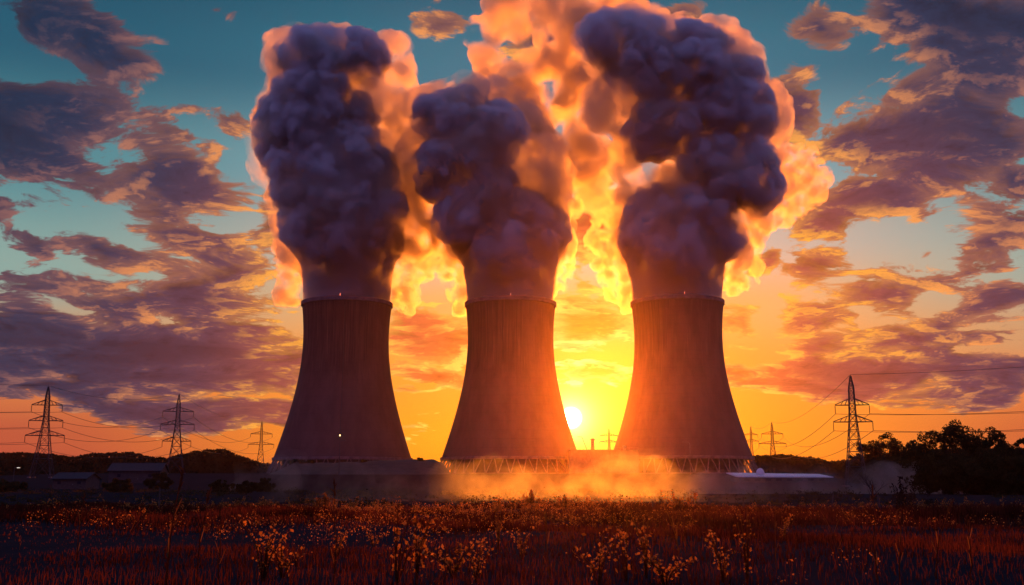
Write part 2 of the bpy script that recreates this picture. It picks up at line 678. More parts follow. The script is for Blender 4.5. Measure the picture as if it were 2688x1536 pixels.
# ------------------------------------------------------------------ cooling towers
def concrete(seed, top, full):
    m, t, out = new_mat("stained_concrete")
    tc = t.n.new('ShaderNodeTexCoord')
    x, y, z = t.sep(tc.outputs['Object'])[:3]
    a = t.math('ARCTAN2', y, x)
    ca, sa = t.math('COSINE', a), t.math('SINE', a)
    # long vertical streaks of soot and water, ending raggedly down the shell
    st = t.noise(t.comb(t.math('MULTIPLY', ca, 34.0), t.math('MULTIPLY', sa, 34.0), t.math('MULTIPLY_ADD', z, .02, seed)), 1.0, 5, .62)
    fine = t.noise(t.comb(t.math('MULTIPLY', ca, 120.0), t.math('MULTIPLY', sa, 120.0), t.math('MULTIPLY_ADD', z, .03, seed)), 1.0, 3, .6)
    blot = t.noise(t.comb(t.math('MULTIPLY', ca, 4.0), t.math('MULTIPLY', sa, 4.0), t.math('MULTIPLY', z, .05)), 1.0, 6, .6)
    edge = t.math('MULTIPLY_ADD', t.math('SUBTRACT', st, .5), 60.0, t.math('MULTIPLY_ADD', t.math('SUBTRACT', blot, .5), 16.0, z))
    reach = t.mapr(edge, full - 8, full + 4)
    face = t.mapr(t.math('SINE', t.math('ADD', a, seed * .1)), -.2, -.75)     # the weather side carries most of it
    s = t.math('MULTIPLY', t.math('MULTIPLY', reach, t.mapr(st, .30, .62, 1.0, .25)), face)
    base = t.mix(t.mapr(blot, .3, .7), (.118, .070, .062, 1), (.078, .046, .044, 1))
    lift = t.mapr(t.math('FRACT', t.math('MULTIPLY', z, 1 / 5.5)), .0, .06, .8, 1.0)
    base = t.vec('SCALE', base, None, lift)
    c = t.mix(s, base, (.026, .018, .019, 1))
    c = t.mix(t.math('MULTIPLY', t.math('MULTIPLY', t.mapr(fine, .60, .68), reach), .45), c, (.26, .19, .17, 1))
    b = t.n.new('ShaderNodeBsdfPrincipled')
    b.inputs['Roughness'].default_value = .9
    b.inputs['Specular IOR Level'].default_value = .2
    t.put(b.inputs['Base Color'], c)
    t.l.new(b.outputs[0], out.inputs[0])
    return m


M_CONC = pbr("pale_concrete", (.15, .11, .105), .9, scale=.3)
M_COL = pbr("column_concrete", (.13, .10, .095), .85, scale=.5)
M_DARKMETAL = pbr("dark_steel", (.045, .04, .042), .6, .3, scale=2)
M_FILL = pbr("fill_slats", (.05, .045, .045), .9, scale=.5)
M_RED = lamp_mat("red_beacon", (1, .18, .10), 2.2)
M_AMBER = lamp_mat("amber_lamp", (1, .72, .25), 6.0)
M_PALE = lamp_mat("pale_lamp", (1, .92, .75), 3.0)
PLUME_BASE = []


def tower(cx, yrim, Y, rtop, seed, label, full, ladder):
    """cx, yrim: photo position of the rim line; the legs stand on the plant's ground"""
    c = at(cx, yrim, Y)
    x0, ztop = c.x, c.z
    z0 = gz(x0, Y - 30)
    root = empty("cooling_tower", (x0, Y, z0))
    tag(root, label, "cooling tower", "cooling towers of the power station")
    H = ztop - z0
    zs = 10.5                                   # foot of the shell
    zt, rt, rb = H - 24.0, rtop * .945, rtop * 1.50
    prof = []
    for i in range(61):
        z = zs + (H - zs) * i / 60
        if z < zt:
            b = (zt - zs) / math.sqrt((rb / rt) ** 2 - 1)
            r = rt * math.sqrt(1 + ((zt - z) / b) ** 2)
        else:
            b = (H - zt) / math.sqrt((rtop / rt) ** 2 - 1)
            r = rt * math.sqrt(1 + ((z - zt) / b) ** 2)
        prof.append((r, z))
    inner = [(r - 1.1, z) for r, z in reversed(prof)]
    MB().lathe(prof + inner + [prof[0]], 144).build("shell", concrete(seed, H, full * H), root, True)
    rim = MB().lathe([(rtop + .02, H - 2.2), (rtop + .55, H - 1.9), (rtop + .55, H + .5), (rtop - 1.3, H + .5), (rtop - 1.3, H - .2)], 144)
    rim.build("rim_band", M_CONC, root)
    MB().lathe([(rb + .7, zs - .9), (rb + .7, zs + .9), (rb - 1.3, zs + .9), (rb - 1.3, zs - .9), (rb + .7, zs - .9)], 144).build("ring_beam", M_CONC, root)
    rbase = rb + 4.2
    MB().lathe([(rbase + 2.5, -1.5), (rbase + 2.5, 1.2), (rbase + 1.7, 1.2), (rbase + 1.7, -.2), (0.01, -.2)], 96).build("basin", M_CONC, root)
    MB().lathe([(rb - 6, -.1), (rb - 6, zs + 1.5), (0.01, zs + 1.5)], 72).build("fill_pack", M_FILL, root)
    N = 40
    for k in range(N):
        a = 2 * math.pi * k / N
        for s in (-1, 1):
            a1 = a + s * math.pi / N * .78
            p = (rbase * math.cos(a), rbase * math.sin(a), .2)
            q = ((rb - .3) * math.cos(a1), (rb - .3) * math.sin(a1), zs - .8)
            MB().tube(p, q, .42, .36, 8).build("support_column", M_COL, root)
    b = MB().box((-.18, -rtop - .8, H + .5), (.18, -rtop - .45, H + 2.0))
    b.build("beacon", M_RED, root)
    if ladder is not None:
        ang = ladder
        pts = []
        for r, z in prof[8:58]:
            pts.append(((r + .5) * math.sin(ang), -(r + .5) * math.cos(ang), z))
        MB().path(pts, .22, .22, 4).build("ladder", M_DARKMETAL, root)
        MB().tube(Vector(pts[0]) + Vector((0, -.7, -.3)), Vector(pts[0]) + Vector((0, -.7, .4)), .34, .34, 8).build("lamp", M_AMBER, root)
    PLUME_BASE.append((x0, Y, ztop, rtop))
    return root


MPP = 719 / FPX * K                 # metres per 2548-px at the towers
tower(864, 757, 722, 114 * 712 / FPX * K, 3.0, "concrete cooling tower standing left of the other two with the tallest steam column", .60, .10)
tower(1270.5, 757, 712, 112.5 * 719 / FPX * K, 8.0, "concrete cooling tower in the middle with the sun at its right edge", .62, None)
tower(1685, 754, 700, 115.5 * 700 / FPX * K, 14.0, "concrete cooling tower right of the sun behind the flat block", .66, None)


# ------------------------------------------------------------------ pylons and their cables
M_STEEL = pbr("weathered_steel", (.06, .052, .05), .65, .4, scale=1.5)
M_INS = pbr("brown_glass", (.05, .03, .025), .3, scale=4)
PYLON_TIPS = {}


def pylon(key, xt, yt, xb, Y, arms, label, half_base=3.6, yaw=.25, th=1.0):
    """xt, yt: photo position of the peak; arms: (photo y, half length in photo px)"""
    top = at(xt, yt, Y)
    x0 = top.x
    z0 = gz(x0, Y)
    H = top.z - z0
    root = empty("transmission_pylon", (x0, Y, z0), yaw)
    tag(root, label, "pylon", "lattice pylons of the power line")
    k = K * Y / FPX

    def half(z):
        f = z / H
        if f < .62:
            return half_base + (1.05 - half_base) * (f / .62) ** .8
        if f < .86:
            return 1.05 + (.8 - 1.05) * (f - .62) / .24
        return .8 * (1 - (f - .86) / .14) + .10
    lv = [0]
    while lv[-1] < H * .985:
        lv.append(min(H * .985, lv[-1] + max(1.5, half(lv[-1]) * 1.9)))
    mb = MB()
    cs = ((-1, -1), (1, -1), (1, 1), (-1, 1))
    for a, b in zip(lv[:-1], lv[1:]):
        ha, hb = half(a), half(b)
        for q in range(4):
            p, n = cs[q], cs[(q + 1) % 4]
            A, B = (p[0] * ha, p[1] * ha, a), (p[0] * hb, p[1] * hb, b)
            C, D = (n[0] * ha, n[1] * ha, a), (n[0] * hb, n[1] * hb, b)
            mb.tube(A, B, .17 * th, .15 * th)
            mb.tube(A, D, .085 * th)
            mb.tube(C, B, .085 * th)
            mb.tube(B, D, .085 * th)
    mb.tube((0, 0, H * .96), (0, 0, H), .16 * th, .1 * th)
    mb.build("tower_body", M_STEEL, root)
    tips = []
    for (ay, hl) in arms:
        z = at(xt, ay, Y).z - z0
        L = hl * k
        h = half(z)
        for s in (-1, 1):
            ab = MB()
            tip = Vector((s * L, 0, z))
            for c in (-1, 1):
                lo = Vector((s * h, c * h, z))
                up = Vector((s * h, c * h, z + 2.1))
                ab.tube(lo, tip, .16 * th)
                ab.tube(up, tip + Vector((0, 0, .15)), .14 * th)
                for f in (.3, .6):
                    ab.tube(lo.lerp(tip, f), up.lerp(tip, max(0, f - .18)), .07 * th)
            for f in (.25, .5, .75):
                ab.tube(Vector((s * h, -h, z)).lerp(tip, f), Vector((s * h, h, z)).lerp(tip, f), .07 * th)
            ab.build("cross_arm", M_STEEL, root)
            ib = MB().tube(tip, tip + Vector((0, 0, -2.9)), .09 * th, .09 * th, 6)
            for i in range(9):
                zz = -.45 - .26 * i
                ib.tube(tip + Vector((0, 0, zz)), tip + Vector((0, 0, zz - .12)), .22 * th, .13 * th, 8)
            ib.build("insulator", M_INS, root)
            t = tip + Vector((0, 0, -2.9))
            t = Vector((t.x * math.cos(yaw) - t.y * math.sin(yaw), t.x * math.sin(yaw) + t.y * math.cos(yaw), t.z))
            tips.append(Vector((x0, Y, z0)) + t)
    tips.append(Vector((x0, Y, z0 + H)))
    PYLON_TIPS[key] = tips
    fb = MB()
    for c in cs:
        x, y = c[0] * half_base, c[1] * half_base
        fb.box((x - .6, y - .6, -1.0), (x + .6, y + .6, .35))
    fb.build("footings", M_CONC, root)


pylon("a", 121, 960, 100, 462, [(1008, 36), (1047, 40), (1084, 46)], "tall lattice pylon with three pairs of arms nearest the left edge", 4.2, .18)
pylon("b", 446, 980, 432, 552, [(1024, 37), (1056, 40), (1098, 34)], "lattice pylon between the leftmost pylon and the small one by the tower", 4.2, .2)
pylon("c", 652, 1048, 648, 930, [(1080, 26), (1106, 31)], "small distant lattice pylon just left of the left cooling tower", 4.6, .2, 1.25)
pylon("d", 2116, 932, 2116, 361, [(1008, 41), (1050, 47)], "tall lattice pylon standing in front of the dark trees on the right", 3.4, -.15, .9)
pylon("e", 1920, 1050, 1922, 868, [(1080, 26), (1104, 33)], "smaller lattice pylon between the right tower and the tall right pylon", 4.4, -.15, 1.25)
pylon("f", 1868, 1060, 1870, 1180, [(1082, 16), (1098, 18)], "tiny far pylon hugging the right tower's outline", 4.6, -.1, 1.3)
pylon("g", 1515, 1065, 1515, 1240, [(1084, 22), (1100, 24)], "faint far pylon in the bright gap right of the sun", 4.6, .1, 2.3)

M_WIRE = pbr("cable", (.04, .035, .035), .6, .3)
LEVEL = ["top arm, left side,", "top arm, right side,", "second arm, left side,", "second arm, right side,", "lowest arm, left side,", "lowest arm, right side,"]


def cable(p, q, sag, label, r=.075, n=26):
    mb = MB()
    pts = []
    for i in range(n + 1):
        t = i / n
        c = p.lerp(q, t)
        c.z -= 4 * sag * t * (1 - t)
        pts.append(c)
    mb.path(pts, r, r, 4)
    o = mb.build("power_cable", M_WIRE)
    tag(o, label, "cable", "cables strung between the pylons")


def span(a, b, sag, desc, r0=.08):
    A, B = PYLON_TIPS[a], PYLON_TIPS[b]
    n = min(len(A), len(B)) - 1
    for i in range(n):
        cable(A[i], B[i], sag, "cable from the " + LEVEL[i] + " " + desc, r0)
    cable(A[-1], B[-1], sag * .7, "thin earth cable from the peak " + desc, r0 * .8)


def off(a, to, sag, desc, r0=.08):
    A = PYLON_TIPS[a]
    for i, p in enumerate(A):
        last = i == len(A) - 1
        q = p + Vector(to) + Vector((0, 0, 0))
        cable(p, q, sag * (.7 if last else 1), ("thin earth cable from the peak " if last else "cable from the " + LEVEL[i] + " ") + desc, r0 * (.8 if last else 1))


span("a", "b", 6, "of the leftmost pylon to the next", .085)
span("b", "c", 8, "of the second left pylon to the third", .11)
off("a", (-95, -110, 1), 3, "of the leftmost pylon to the left", .07)
span("d", "e", 9, "of the tall right pylon to the next", .10)
span("e", "f", 6, "of the smaller right pylon to the tiny one", .13)
off("d", (120, -60, 6), 3.5, "of the tall right pylon to the right edge", .065)

# ------------------------------------------------------------------ plant buildings
M_WALL = pbr("grey_cladding", (.07, .06, .06), .8, scale=.4)
M_ROOF = pbr("pale_roof_sheet", (.62, .64, .68), .5, scale=.3, var=.12)
M_BRICK = pbr("dark_brick", (.06, .045, .042), .9, scale=1.2)
M_TILE = pbr("roof_tiles", (.022, .018, .018), .85, scale=1.0)
M_GLASS = pbr("dark_glass", (.02, .022, .03), .12, scale=1)
M_POST = pbr("galvanised_pole", (.16, .15, .15), .6, .3)
M_TIMBER = pbr("old_timber", (.07, .05, .038), .9, scale=3)
M_EARTH = pbr("grassed_earth", (.030, .028, .016), 1.0, scale=.25, var=.4)


def flat_hall():
    Y = 655
    a, b = at(1418, 1119, Y), at(1590, 1119, Y)
    z0 = gz((a.x + b.x) / 2, Y)
    w, h, d = (b.x - a.x) / 2, a.z - z0, 14
    root = empty("flat_block", ((a.x + b.x) / 2, Y, z0))
    tag(root, "flat roofed dark block standing below the sun between two cooling towers", "building")
    MB().box((-w, 0, -2), (w, d * 2, h - .6)).build("walls", M_WALL, root)
    MB().box((-w - .25, -.25, h - .6), (w + .25, d * 2 + .25, h)).build("roof", M_WALL, root)
    dr = MB().box((-2, -.12, 0), (2, .05, 4.2)).build("door", M_DARKMETAL, root)
    MB().box((1.5, -.2, 1.9), (1.7, -.121, 2.3)).build("handle", M_POST, dr)
    vb = MB()
    vb.lathe([(.9, 0), (.9, 2.0), (1.2, 2.1), (1.2, 2.5), (.1, 2.9)], 12, (w * .62, 8, h), True)
    vb.build("roof_vent", M_POST, root)
    rl = MB()
    for i in range(16):
        x = -w + .4 + i * (2 * w - .8) / 15
        rl.tube((x, .1, h), (x, .1, h + 1.1), .05)
    rl.tube((-w + .4, .1, h + 1.1), (w - .4, .1, h + 1.1), .05)
    rl.build("roof_railing", M_POST, root)
    # stack beside it
    s = at(1481, 1091, 668)
    st = empty("chimney_stack", (s.x, 690, z0))
    tag(st, "short dark chimney stack rising behind the flat block's roof", "chimney")
    hh = at(1481, 1091, 690).z - z0
    MB().lathe([(1.35, 0), (1.1, hh - 1.0), (1.1, hh)], 16, cap=True).build("shaft", M_WALL, st, True)
    MB().lathe([(1.45, hh - 1.2), (1.5, hh - .9), (1.45, hh - .5)], 16, cap=True).build("collar", M_DARKMETAL, st)


flat_hall()


def bank():
    """long earth bank screening the plant's foot, left and middle"""
    xs = [(560, 1196), (640, 1192), (690, 1180), (726, 1158), (742, 1149), (775, 1151), (830, 1152), (900, 1149), (960, 1145), (1030, 1143), (1080, 1144), (1100, 1152), (1118, 1176), (1150, 1196)]
    Y = 560
    V, F = [], []
    prof = [(-46, 0.0), (-30, .35), (-16, .74), (-6, .97), (0, 1.0), (8, .98), (20, .6), (36, 0.0)]
    cols = []
    for i in range(len(xs) - 1):
        for s in range(8):
            t = s / 8
            cols.append((xs[i][0] + (xs[i + 1][0] - xs[i][0]) * t, xs[i][1] + (xs[i + 1][1] - xs[i][1]) * t))
    cols.append(xs[-1])
    for (x, y) in cols:
        p = at(x, y, Y)
        for dy, f in prof:
            g = gz(p.x, Y + dy) - .6
            V.append((p.x, Y + dy, g + max(0, p.z - g) * f))
    V = np.array(V)
    V[:, 2] += 1.1 * (fbm(V * .22, 4, 3) - .5)
    m = len(prof)
    for i in range(len(cols) - 1):
        for j in range(m - 1):
            F.append((i * m + j, (i + 1) * m + j, (i + 1) * m + j + 1, i * m + j + 1))
    o = link(bpy.data.objects.new("embankment", np_mesh("embankment", V, np.array(F), M_EARTH, True)))
    tag(o, "long dark grassed earth bank in front of the left and middle towers", "embankment", kind='structure')


bank()


def low_roof_hall():
    Y = 400
    a, b = at(1832, 1187, Y), at(2072, 1189, Y)
    x0 = (a.x + b.x) / 2
    z0 = gz(x0, Y)
    w, h = (b.x - a.x) / 2, a.z - z0 + .8
    root = empty("low_hall", (x0, Y, z0))
    tag(root, "long low hall with a pale flat roof right of the right tower", "building")
    MB().box((-w + 1.2, .5, -6), (w - 1.2, 17, h - 1.05)).build("walls", M_WALL, root)
    MB().add([(-w, -1, h - .9), (w, -1, h - 1.1), (w, 18, h + .1), (-w, 18, h + .6), (-w, -1, h - .5), (w, -1, h - .75), (w, 18, h + .5), (-w, 18, h + 1.0)],
             [(0, 3, 2, 1), (4, 5, 6, 7), (0, 1, 5, 4), (1, 2, 6, 5), (2, 3, 7, 6), (3, 0, 4, 7)]).build("roof", M_ROOF, root)
    c = at(1892, 1182, Y + 9)
    MB().lathe([(1.5, 0), (1.6, .9), (1.3, 1.9), (.8, 2.5), (.05, 2.8)], 20, (c.x - x0, 9, h - .2), True).build("roof_dome", M_ROOF, root, True)
    for i in range(8):
        x = -w + 4 + i * (2 * w - 8) / 7
        MB().box((x - 1, .42, .7), (x + 1, .52, 1.5)).build("window", M_GLASS, root)


low_roof_hall()


def barn(x, yr, Y, w, d, he, hr, name, label, wall, roof, yaw=.2):
    p = at(x, yr, Y)
    z0 = gz(p.x, Y)
    root = empty(name, (p.x, Y, z0), yaw)
    tag(root, label, name.replace("_", " "))
    MB().add([(-w, -d, -1), (w, -d, -1), (w, d, -1), (-w, d, -1), (-w, -d, he), (w, -d, he), (w, d, he), (-w, d, he), (-w, 0, hr), (w, 0, hr)],
             [(0, 1, 5, 4), (1, 2, 6, 9, 5), (2, 3, 7, 6), (3, 0, 4, 8, 7), (4, 5, 9, 8), (6, 7, 8, 9), (0, 3, 2, 1)]).build("walls", wall, root)
    e = .6
    rb = MB()
    for s in (-1, 1):
        y0, z_0 = s * (d + e), he - e * (hr - he) / d
        rb.add([(-w - e, y0, z_0 + .05), (w + e, y0, z_0 + .05), (w + e, 0, hr + .05), (-w - e, 0, hr + .05),
                (-w - e, y0, z_0 + .3), (w + e, y0, z_0 + .3), (w + e, 0, hr + .3), (-w - e, 0, hr + .3)],
               [(0, 1, 2, 3), (4, 7, 6, 5), (0, 4, 5, 1), (2, 6, 7, 3), (0, 3, 7, 4), (1, 5, 6, 2)])
    rb.build("roof", roof, root)
    dr = MB().box((-1.6, -d - .08, 0), (1.6, -d + .05, min(3.2, he - .4))).build("door", M_TIMBER, root)
    MB().box((1.1, -d - .16, 1.2), (1.3, -d - .081, 1.5)).build("handle", M_POST, dr)
    for sx in (-.6, .6):
        f = MB().box((sx * w - .7, -d - .07, he * .45), (sx * w + .7, -d + .05, he * .75)).build("window", M_TIMBER, root)
        MB().box((sx * w - .58, -d - .10, he * .45 + .1), (sx * w + .58, -d - .071, he * .75 - .1)).build("pane", M_GLASS, f)


barn(345, 1176, 400, 9, 6, 4.2, 6.8, "barn", "grey gabled barn in the dusk between the two left pylons", M_BRICK, M_TILE, .1)
barn(190, 1193, 330, 5.5, 3.5, 3.0, 4.6, "shed", "small dark shed in the field near the leftmost pylon's foot", M_TIMBER, M_TILE, -.2)


def street_lamp(x, yt, Y, label, arm, mat, lit=None, r=.13, lean=0.0):
    p = at(x, yt, Y)
    z0 = gz(p.x, Y)
    H = p.z - z0
    root = empty("street_lamp", (p.x, Y, z0))
    tag(root, label, "street lamp", "street lamps about the plant")
    L = abs(arm)
    s = 1 if arm > 0 else -1
    pts = [(-lean, 0, -.5), (-lean * .4, 0, H * .6), (0, 0, H - .5 * L), (s * L * .18, 0, H - .15 * L), (s * L * .5, 0, H), (s * L, 0, H)]
    MB().path([Vector(q) for q in pts], r * 1.3, r * .8, 6).build("pole", mat, root)
    hd = MB().box((min(s * L, s * (L + 1.3)), -.25, H - .12), (max(s * L, s * (L + 1.3)), .25, H + .12)).build("lamp_head", mat, root)
    if lit:
        MB().box((min(s * L, s * (L + 1.1)), -.2, H - .2), (max(s * L, s * (L + 1.1)), .2, H - .13)).build("lens", lit, hd)


street_lamp(846, 1096, 500, "dark street lamp standing before the left cooling tower", 1.2, M_DARKMETAL, None, .16)
street_lamp(1716, 1100, 520, "pale street lamp with a bent neck before the right tower", -2.0, M_COL, None, .17)
street_lamp(1449, 1087, 600, "thin leaning lamp against the bright sky near the sun", -1.4, M_DARKMETAL, None, .15, -7.0)
street_lamp(283, 1168, 400, "street lamp with a small white light beside the barn", 1.0, M_DARKMETAL, M_PALE, .12)
street_lamp(36, 1163, 420, "street lamp with a white light near the left edge", 1.0, M_DARKMETAL, M_PALE, .12)
street_lamp(2182, 1155, 440, "yellowish street lamp in front of the far wood beside the tall right pylon", 1.0, M_DARKMETAL, M_AMBER, .12)


# ------------------------------------------------------------------ steam
M_STEAM = patchy("steam", .010, .12, .74, .03, .45, .36, .62, cells=.045, col=(1, .93, .83))
M_CORE = patchy("dense_steam", .055, .46, .60, .06, .42, .34, .60, cells=.062, col=(.99, .97, .97))
M_VEIL = patchy("thin_steam", .0, .16, .8, .08, .35, .34, .66, cells=.11, col=(1, .90, .74))


def blobs_from(rows, Y, jy=14, seed=0):
    """rows (x, y, r) in photo pixels -> spheres at the tower's depth"""
    r_ = random.Random(seed)
    out = []
    for row in rows:
        x, y, r = row[:3]
        dy = row[3] if len(row) > 3 else r_.uniform(-jy, jy)
        p = at(x, y, Y + dy)
        out.append((p.x, p.y, p.z, r * (Y + dy) / FPX * K))
    return out


def plume(idx, rows, cores, veils, label, seed):
    x0, Y, zt, rt = PLUME_BASE[idx]
    root = empty("steam_plume", (x0, Y, zt))
    tag(root, label, "steam plume", "steam plumes above the cooling towers")
    bl = [(x0, Y, zt - 9 + 6 * i, rt * (.93 + .012 * i)) for i in range(9)]
    bl += blobs_from(rows, Y, 14, seed)

    def fade(co):
        return .10 + .90 * sst(zt + 10, zt + 55, co[:, 2])
    me = cloud_mesh("steam_plume", bl, M_STEAM, 2.6, 1.25, [(34, 24), (17, 14), (8, 7.5), (4, 3.6)], fade, seed)
    # keep the foot inside the tower's mouth
    co = get_co(me)
    d = np.hypot(co[:, 0] - x0, co[:, 1] - Y)
    lim = rt - 1.6
    inside = (co[:, 2] < zt + .8)
    k = np.where(inside & (d > lim), lim / np.maximum(d, 1e-3), 1.0)
    co[:, 0] = x0 + (co[:, 0] - x0) * k
    co[:, 1] = Y + (co[:, 1] - Y) * k
    me.vertices.foreach_set("co", (co - np.array([x0, Y, zt])).astype(np.float32).reshape(-1))
    me.update()
    link(bpy.data.objects.new("steam_body", me), root)
    cb = [(x0, Y - 1, zt - 8 + 6 * i, rt * (.925 + .010 * i)) for i in range(9)] + blobs_from([(c[0] - 2, c[1], c[2] * .92, -20) for c in cores], Y, 6, seed + 3)
    cm = cloud_mesh("dense_heaps", cb, M_CORE, 2.4, 1.25, [(26, 20), (13, 13), (7, 8.5), (3.8, 4.6)], fade, seed + 9)
    co = get_co(cm)
    d = np.hypot(co[:, 0] - x0, co[:, 1] - Y)
    k = np.where((co[:, 2] < zt + .8) & (d > rt - 2.4), (rt - 2.4) / np.maximum(d, 1e-3), 1.0)
    co[:, 0] = x0 + (co[:, 0] - x0) * k
    co[:, 1] = Y + (co[:, 1] - Y) * k
    cm.vertices.foreach_set("co", (co - np.array([x0, Y, zt])).astype(np.float32).reshape(-1))
    cm.update()
    link(bpy.data.objects.new("dense_heaps", cm), root)
    if veils:
        vr = random.Random(seed)
        vb = []
        for (x, y, r) in veils:
            vb += [(x, y, r * .4)] + [(x + vr.uniform(-1, 1) * r, y + vr.uniform(-1.2, 1.2) * r, r * vr.uniform(.14, .36)) for _ in range(14)]
        vb = blobs_from(vb, Y + 18, 12, seed + 1)
        vm = cloud_mesh("steam_veil", vb, M_VEIL, 1.7, 1.1, [(14, 12), (7, 8), (4, 5), (2.4, 2.8)], None, seed + 5)
        co = get_co(vm)
        vm.vertices.foreach_set("co", (co - np.array([x0, Y, zt])).astype(np.float32).reshape(-1))
        vm.update()
        link(bpy.data.objects.new("steam_veil", vm), root)


plume(0, [(860, 660, 108), (855, 600, 112), (800, 560, 85), (905, 590, 95), (770, 545, 62), (830, 500, 110), (920, 520, 90), (780, 480, 80),
          (880, 430, 105), (950, 440, 62), (740, 400, 70), (800, 360, 95), (690, 395, 45), (905, 360, 85), (960, 380, 58), (720, 320, 62),
          (840, 300, 95), (760, 270, 75), (930, 300, 70), (975, 330, 45), (710, 270, 45), (880, 230, 80), (800, 210, 80), (735, 215, 50), (950, 230, 50),
          (760, 150, 55), (830, 160, 60), (905, 170, 55), (960, 165, 42), (715, 140, 32), (780, 120, 30), (970, 140, 28), (745, 625, 38), (1000, 600, 40)],
      [(855, 600, 92), (800, 560, 75), (770, 545, 56), (830, 500, 95), (920, 540, 60), (780, 480, 76), (870, 440, 84), (930, 420, 34), (740, 400, 62), (800, 370, 85), (695, 395, 36), (880, 370, 50),
          (725, 320, 56), (820, 310, 70), (760, 270, 66), (870, 300, 34), (720, 270, 40), (800, 225, 56), (760, 150, 50), (830, 150, 52), (895, 150, 40), (720, 140, 28), (780, 120, 26)],
      [(1000, 690, 34), (1020, 640, 36), (1025, 580, 36), (1010, 530, 34), (1000, 480, 30), (1015, 720, 26), (1005, 750, 16), (725, 640, 28), (712, 725, 15), (722, 735, 13), (705, 742, 8), (728, 700, 12),
       (1060, 560, 26), (1085, 590, 22), (1000, 330, 32), (990, 250, 26), (655, 300, 18), (700, 195, 24)],
      "tall dark steam plume rising from the left cooling tower", 3)
plume(1, [(1268, 665, 108), (1262, 600, 108), (1215, 560, 90), (1320, 580, 80), (1180, 600, 66), (1350, 620, 46), (1255, 520, 100), (1330, 510, 66), (1150, 520, 70),
          (1220, 450, 100), (1310, 440, 76), (1120, 470, 52), (1180, 390, 90), (1260, 370, 85), (1330, 390, 55), (1090, 400, 62), (1065, 370, 45), (1120, 340, 70),
          (1200, 310, 75), (1270, 320, 50), (1105, 290, 42), (1150, 275, 48), (1230, 260, 40), (1075, 275, 28)],
      [(1262, 640, 86), (1160, 560, 54), (1180, 500, 52), (1215, 470, 42), (1145, 410, 50), (1100, 420, 48), (1235, 345, 56), (1180, 340, 42), (1125, 300, 48), (1090, 300, 32),
          (1340, 600, 30), (1150, 275, 36)],
      [(1385, 700, 20), (1385, 650, 28), (1395, 600, 24), (1380, 540, 34), (1385, 480, 38), (1370, 420, 36), (1345, 360, 34), (1290, 285, 40), (1235, 245, 34), (1180, 245, 26),
       (1130, 650, 26), (1140, 700, 24), (1150, 750, 16), (1105, 600, 24), (1060, 510, 34), (1040, 480, 30), (1100, 560, 24), (1300, 600, 30)],
      "middle steam plume with fiery backlit edges above the sunlit tower", 11)
plume(2, [(1690, 660, 110), (1690, 600, 112), (1640, 590, 80), (1770, 590, 80), (1815, 640, 42), (1700, 530, 105), (1790, 520, 88), (1620, 520, 60), (1830, 560, 48),
          (1740, 450, 100), (1840, 450, 78), (1890, 450, 42), (1650, 440, 80), (1600, 390, 50), (1780, 400, 90), (1870, 420, 60), (1690, 360, 85), (1630, 330, 55),
          (1760, 330, 90), (1850, 330, 65), (1730, 260, 100), (1830, 260, 82), (1640, 250, 80), (1890, 300, 40), (1880, 230, 42), (1560, 250, 70), (1700, 180, 90), (1600, 180, 85), (1790, 180, 75),
          (1840, 190, 50), (1540, 140, 60), (1620, 110, 65), (1700, 120, 60), (1760, 125, 48), (1505, 95, 42), (1560, 80, 36)],
      [(1690, 640, 90), (1640, 600, 56), (1700, 540, 62), (1780, 545, 48), (1800, 600, 40), (1830, 440, 66), (1885, 460, 42), (1760, 400, 52), (1640, 320, 42), (1600, 345, 26),
          (1870, 410, 44), (1690, 320, 36), (1740, 170, 66), (1650, 180, 56), (1580, 150, 52), (1530, 110, 40), (1620, 110, 46), (1700, 120, 44), (1800, 200, 56), (1850, 250, 46), (1870, 290, 38), (1790, 270, 50), (1840, 190, 36), (1760, 125, 36), (1560, 85, 30), (1505, 95, 34)],
      [(1545, 700, 24), (1530, 650, 36), (1510, 610, 36), (1515, 570, 30), (1560, 540, 30), (1550, 740, 18), (1840, 690, 28), (1860, 640, 22), (1860, 590, 22), (1890, 540, 24),
       (1950, 480, 46), (1990, 440, 44), (1960, 410, 36), (2020, 470, 30), (1930, 520, 28), (1890, 370, 24), (1870, 215, 24)],
      "broad steam plume of the right cooling tower billowing to the sky's top", 21)


def drift():
    """older steam drifting off to the left behind the two right-hand plumes"""
    Y = 800
    rows = [(1530, 330, 60), (1480, 340, 55), (1430, 330, 60), (1380, 330, 50), (1330, 290, 55), (1480, 260, 60), (1420, 240, 60), (1350, 230, 55), (1290, 220, 45),
            (1500, 180, 55), (1430, 160, 55), (1290, 160, 45), (1240, 150, 38), (1220, 100, 28), (1480, 90, 55), (1420, 80, 45), (1400, 30, 50), (1330, 20, 36), (1480, 20, 60), (1540, 30, 50),
            (1280, 15, 30), (1500, 420, 40), (1540, 470, 36), (1460, 390, 36), (1420, 400, 30), (1510, 470, 26), (1330, 120, 26), (1260, 50, 22), (1550, 540, 24)]
    bl = blobs_from(rows, Y, 22, 31)
    me = cloud_mesh("drifting_steam", bl, M_DRIFT, 3.2, 1.9, [(40, 34), (20, 20), (9, 10), (4.5, 4.5)], None, 77)
    o = link(bpy.data.objects.new("drifting_steam_cloud", me))
    tag(o, "golden cloud of drifting steam glowing behind the middle and right plumes", "steam cloud")


M_DRIFT = patchy("drifting_steam", .0, .12, .78, .03, .45, .36, .64, cells=.04, col=(1, .89, .72))
drift()


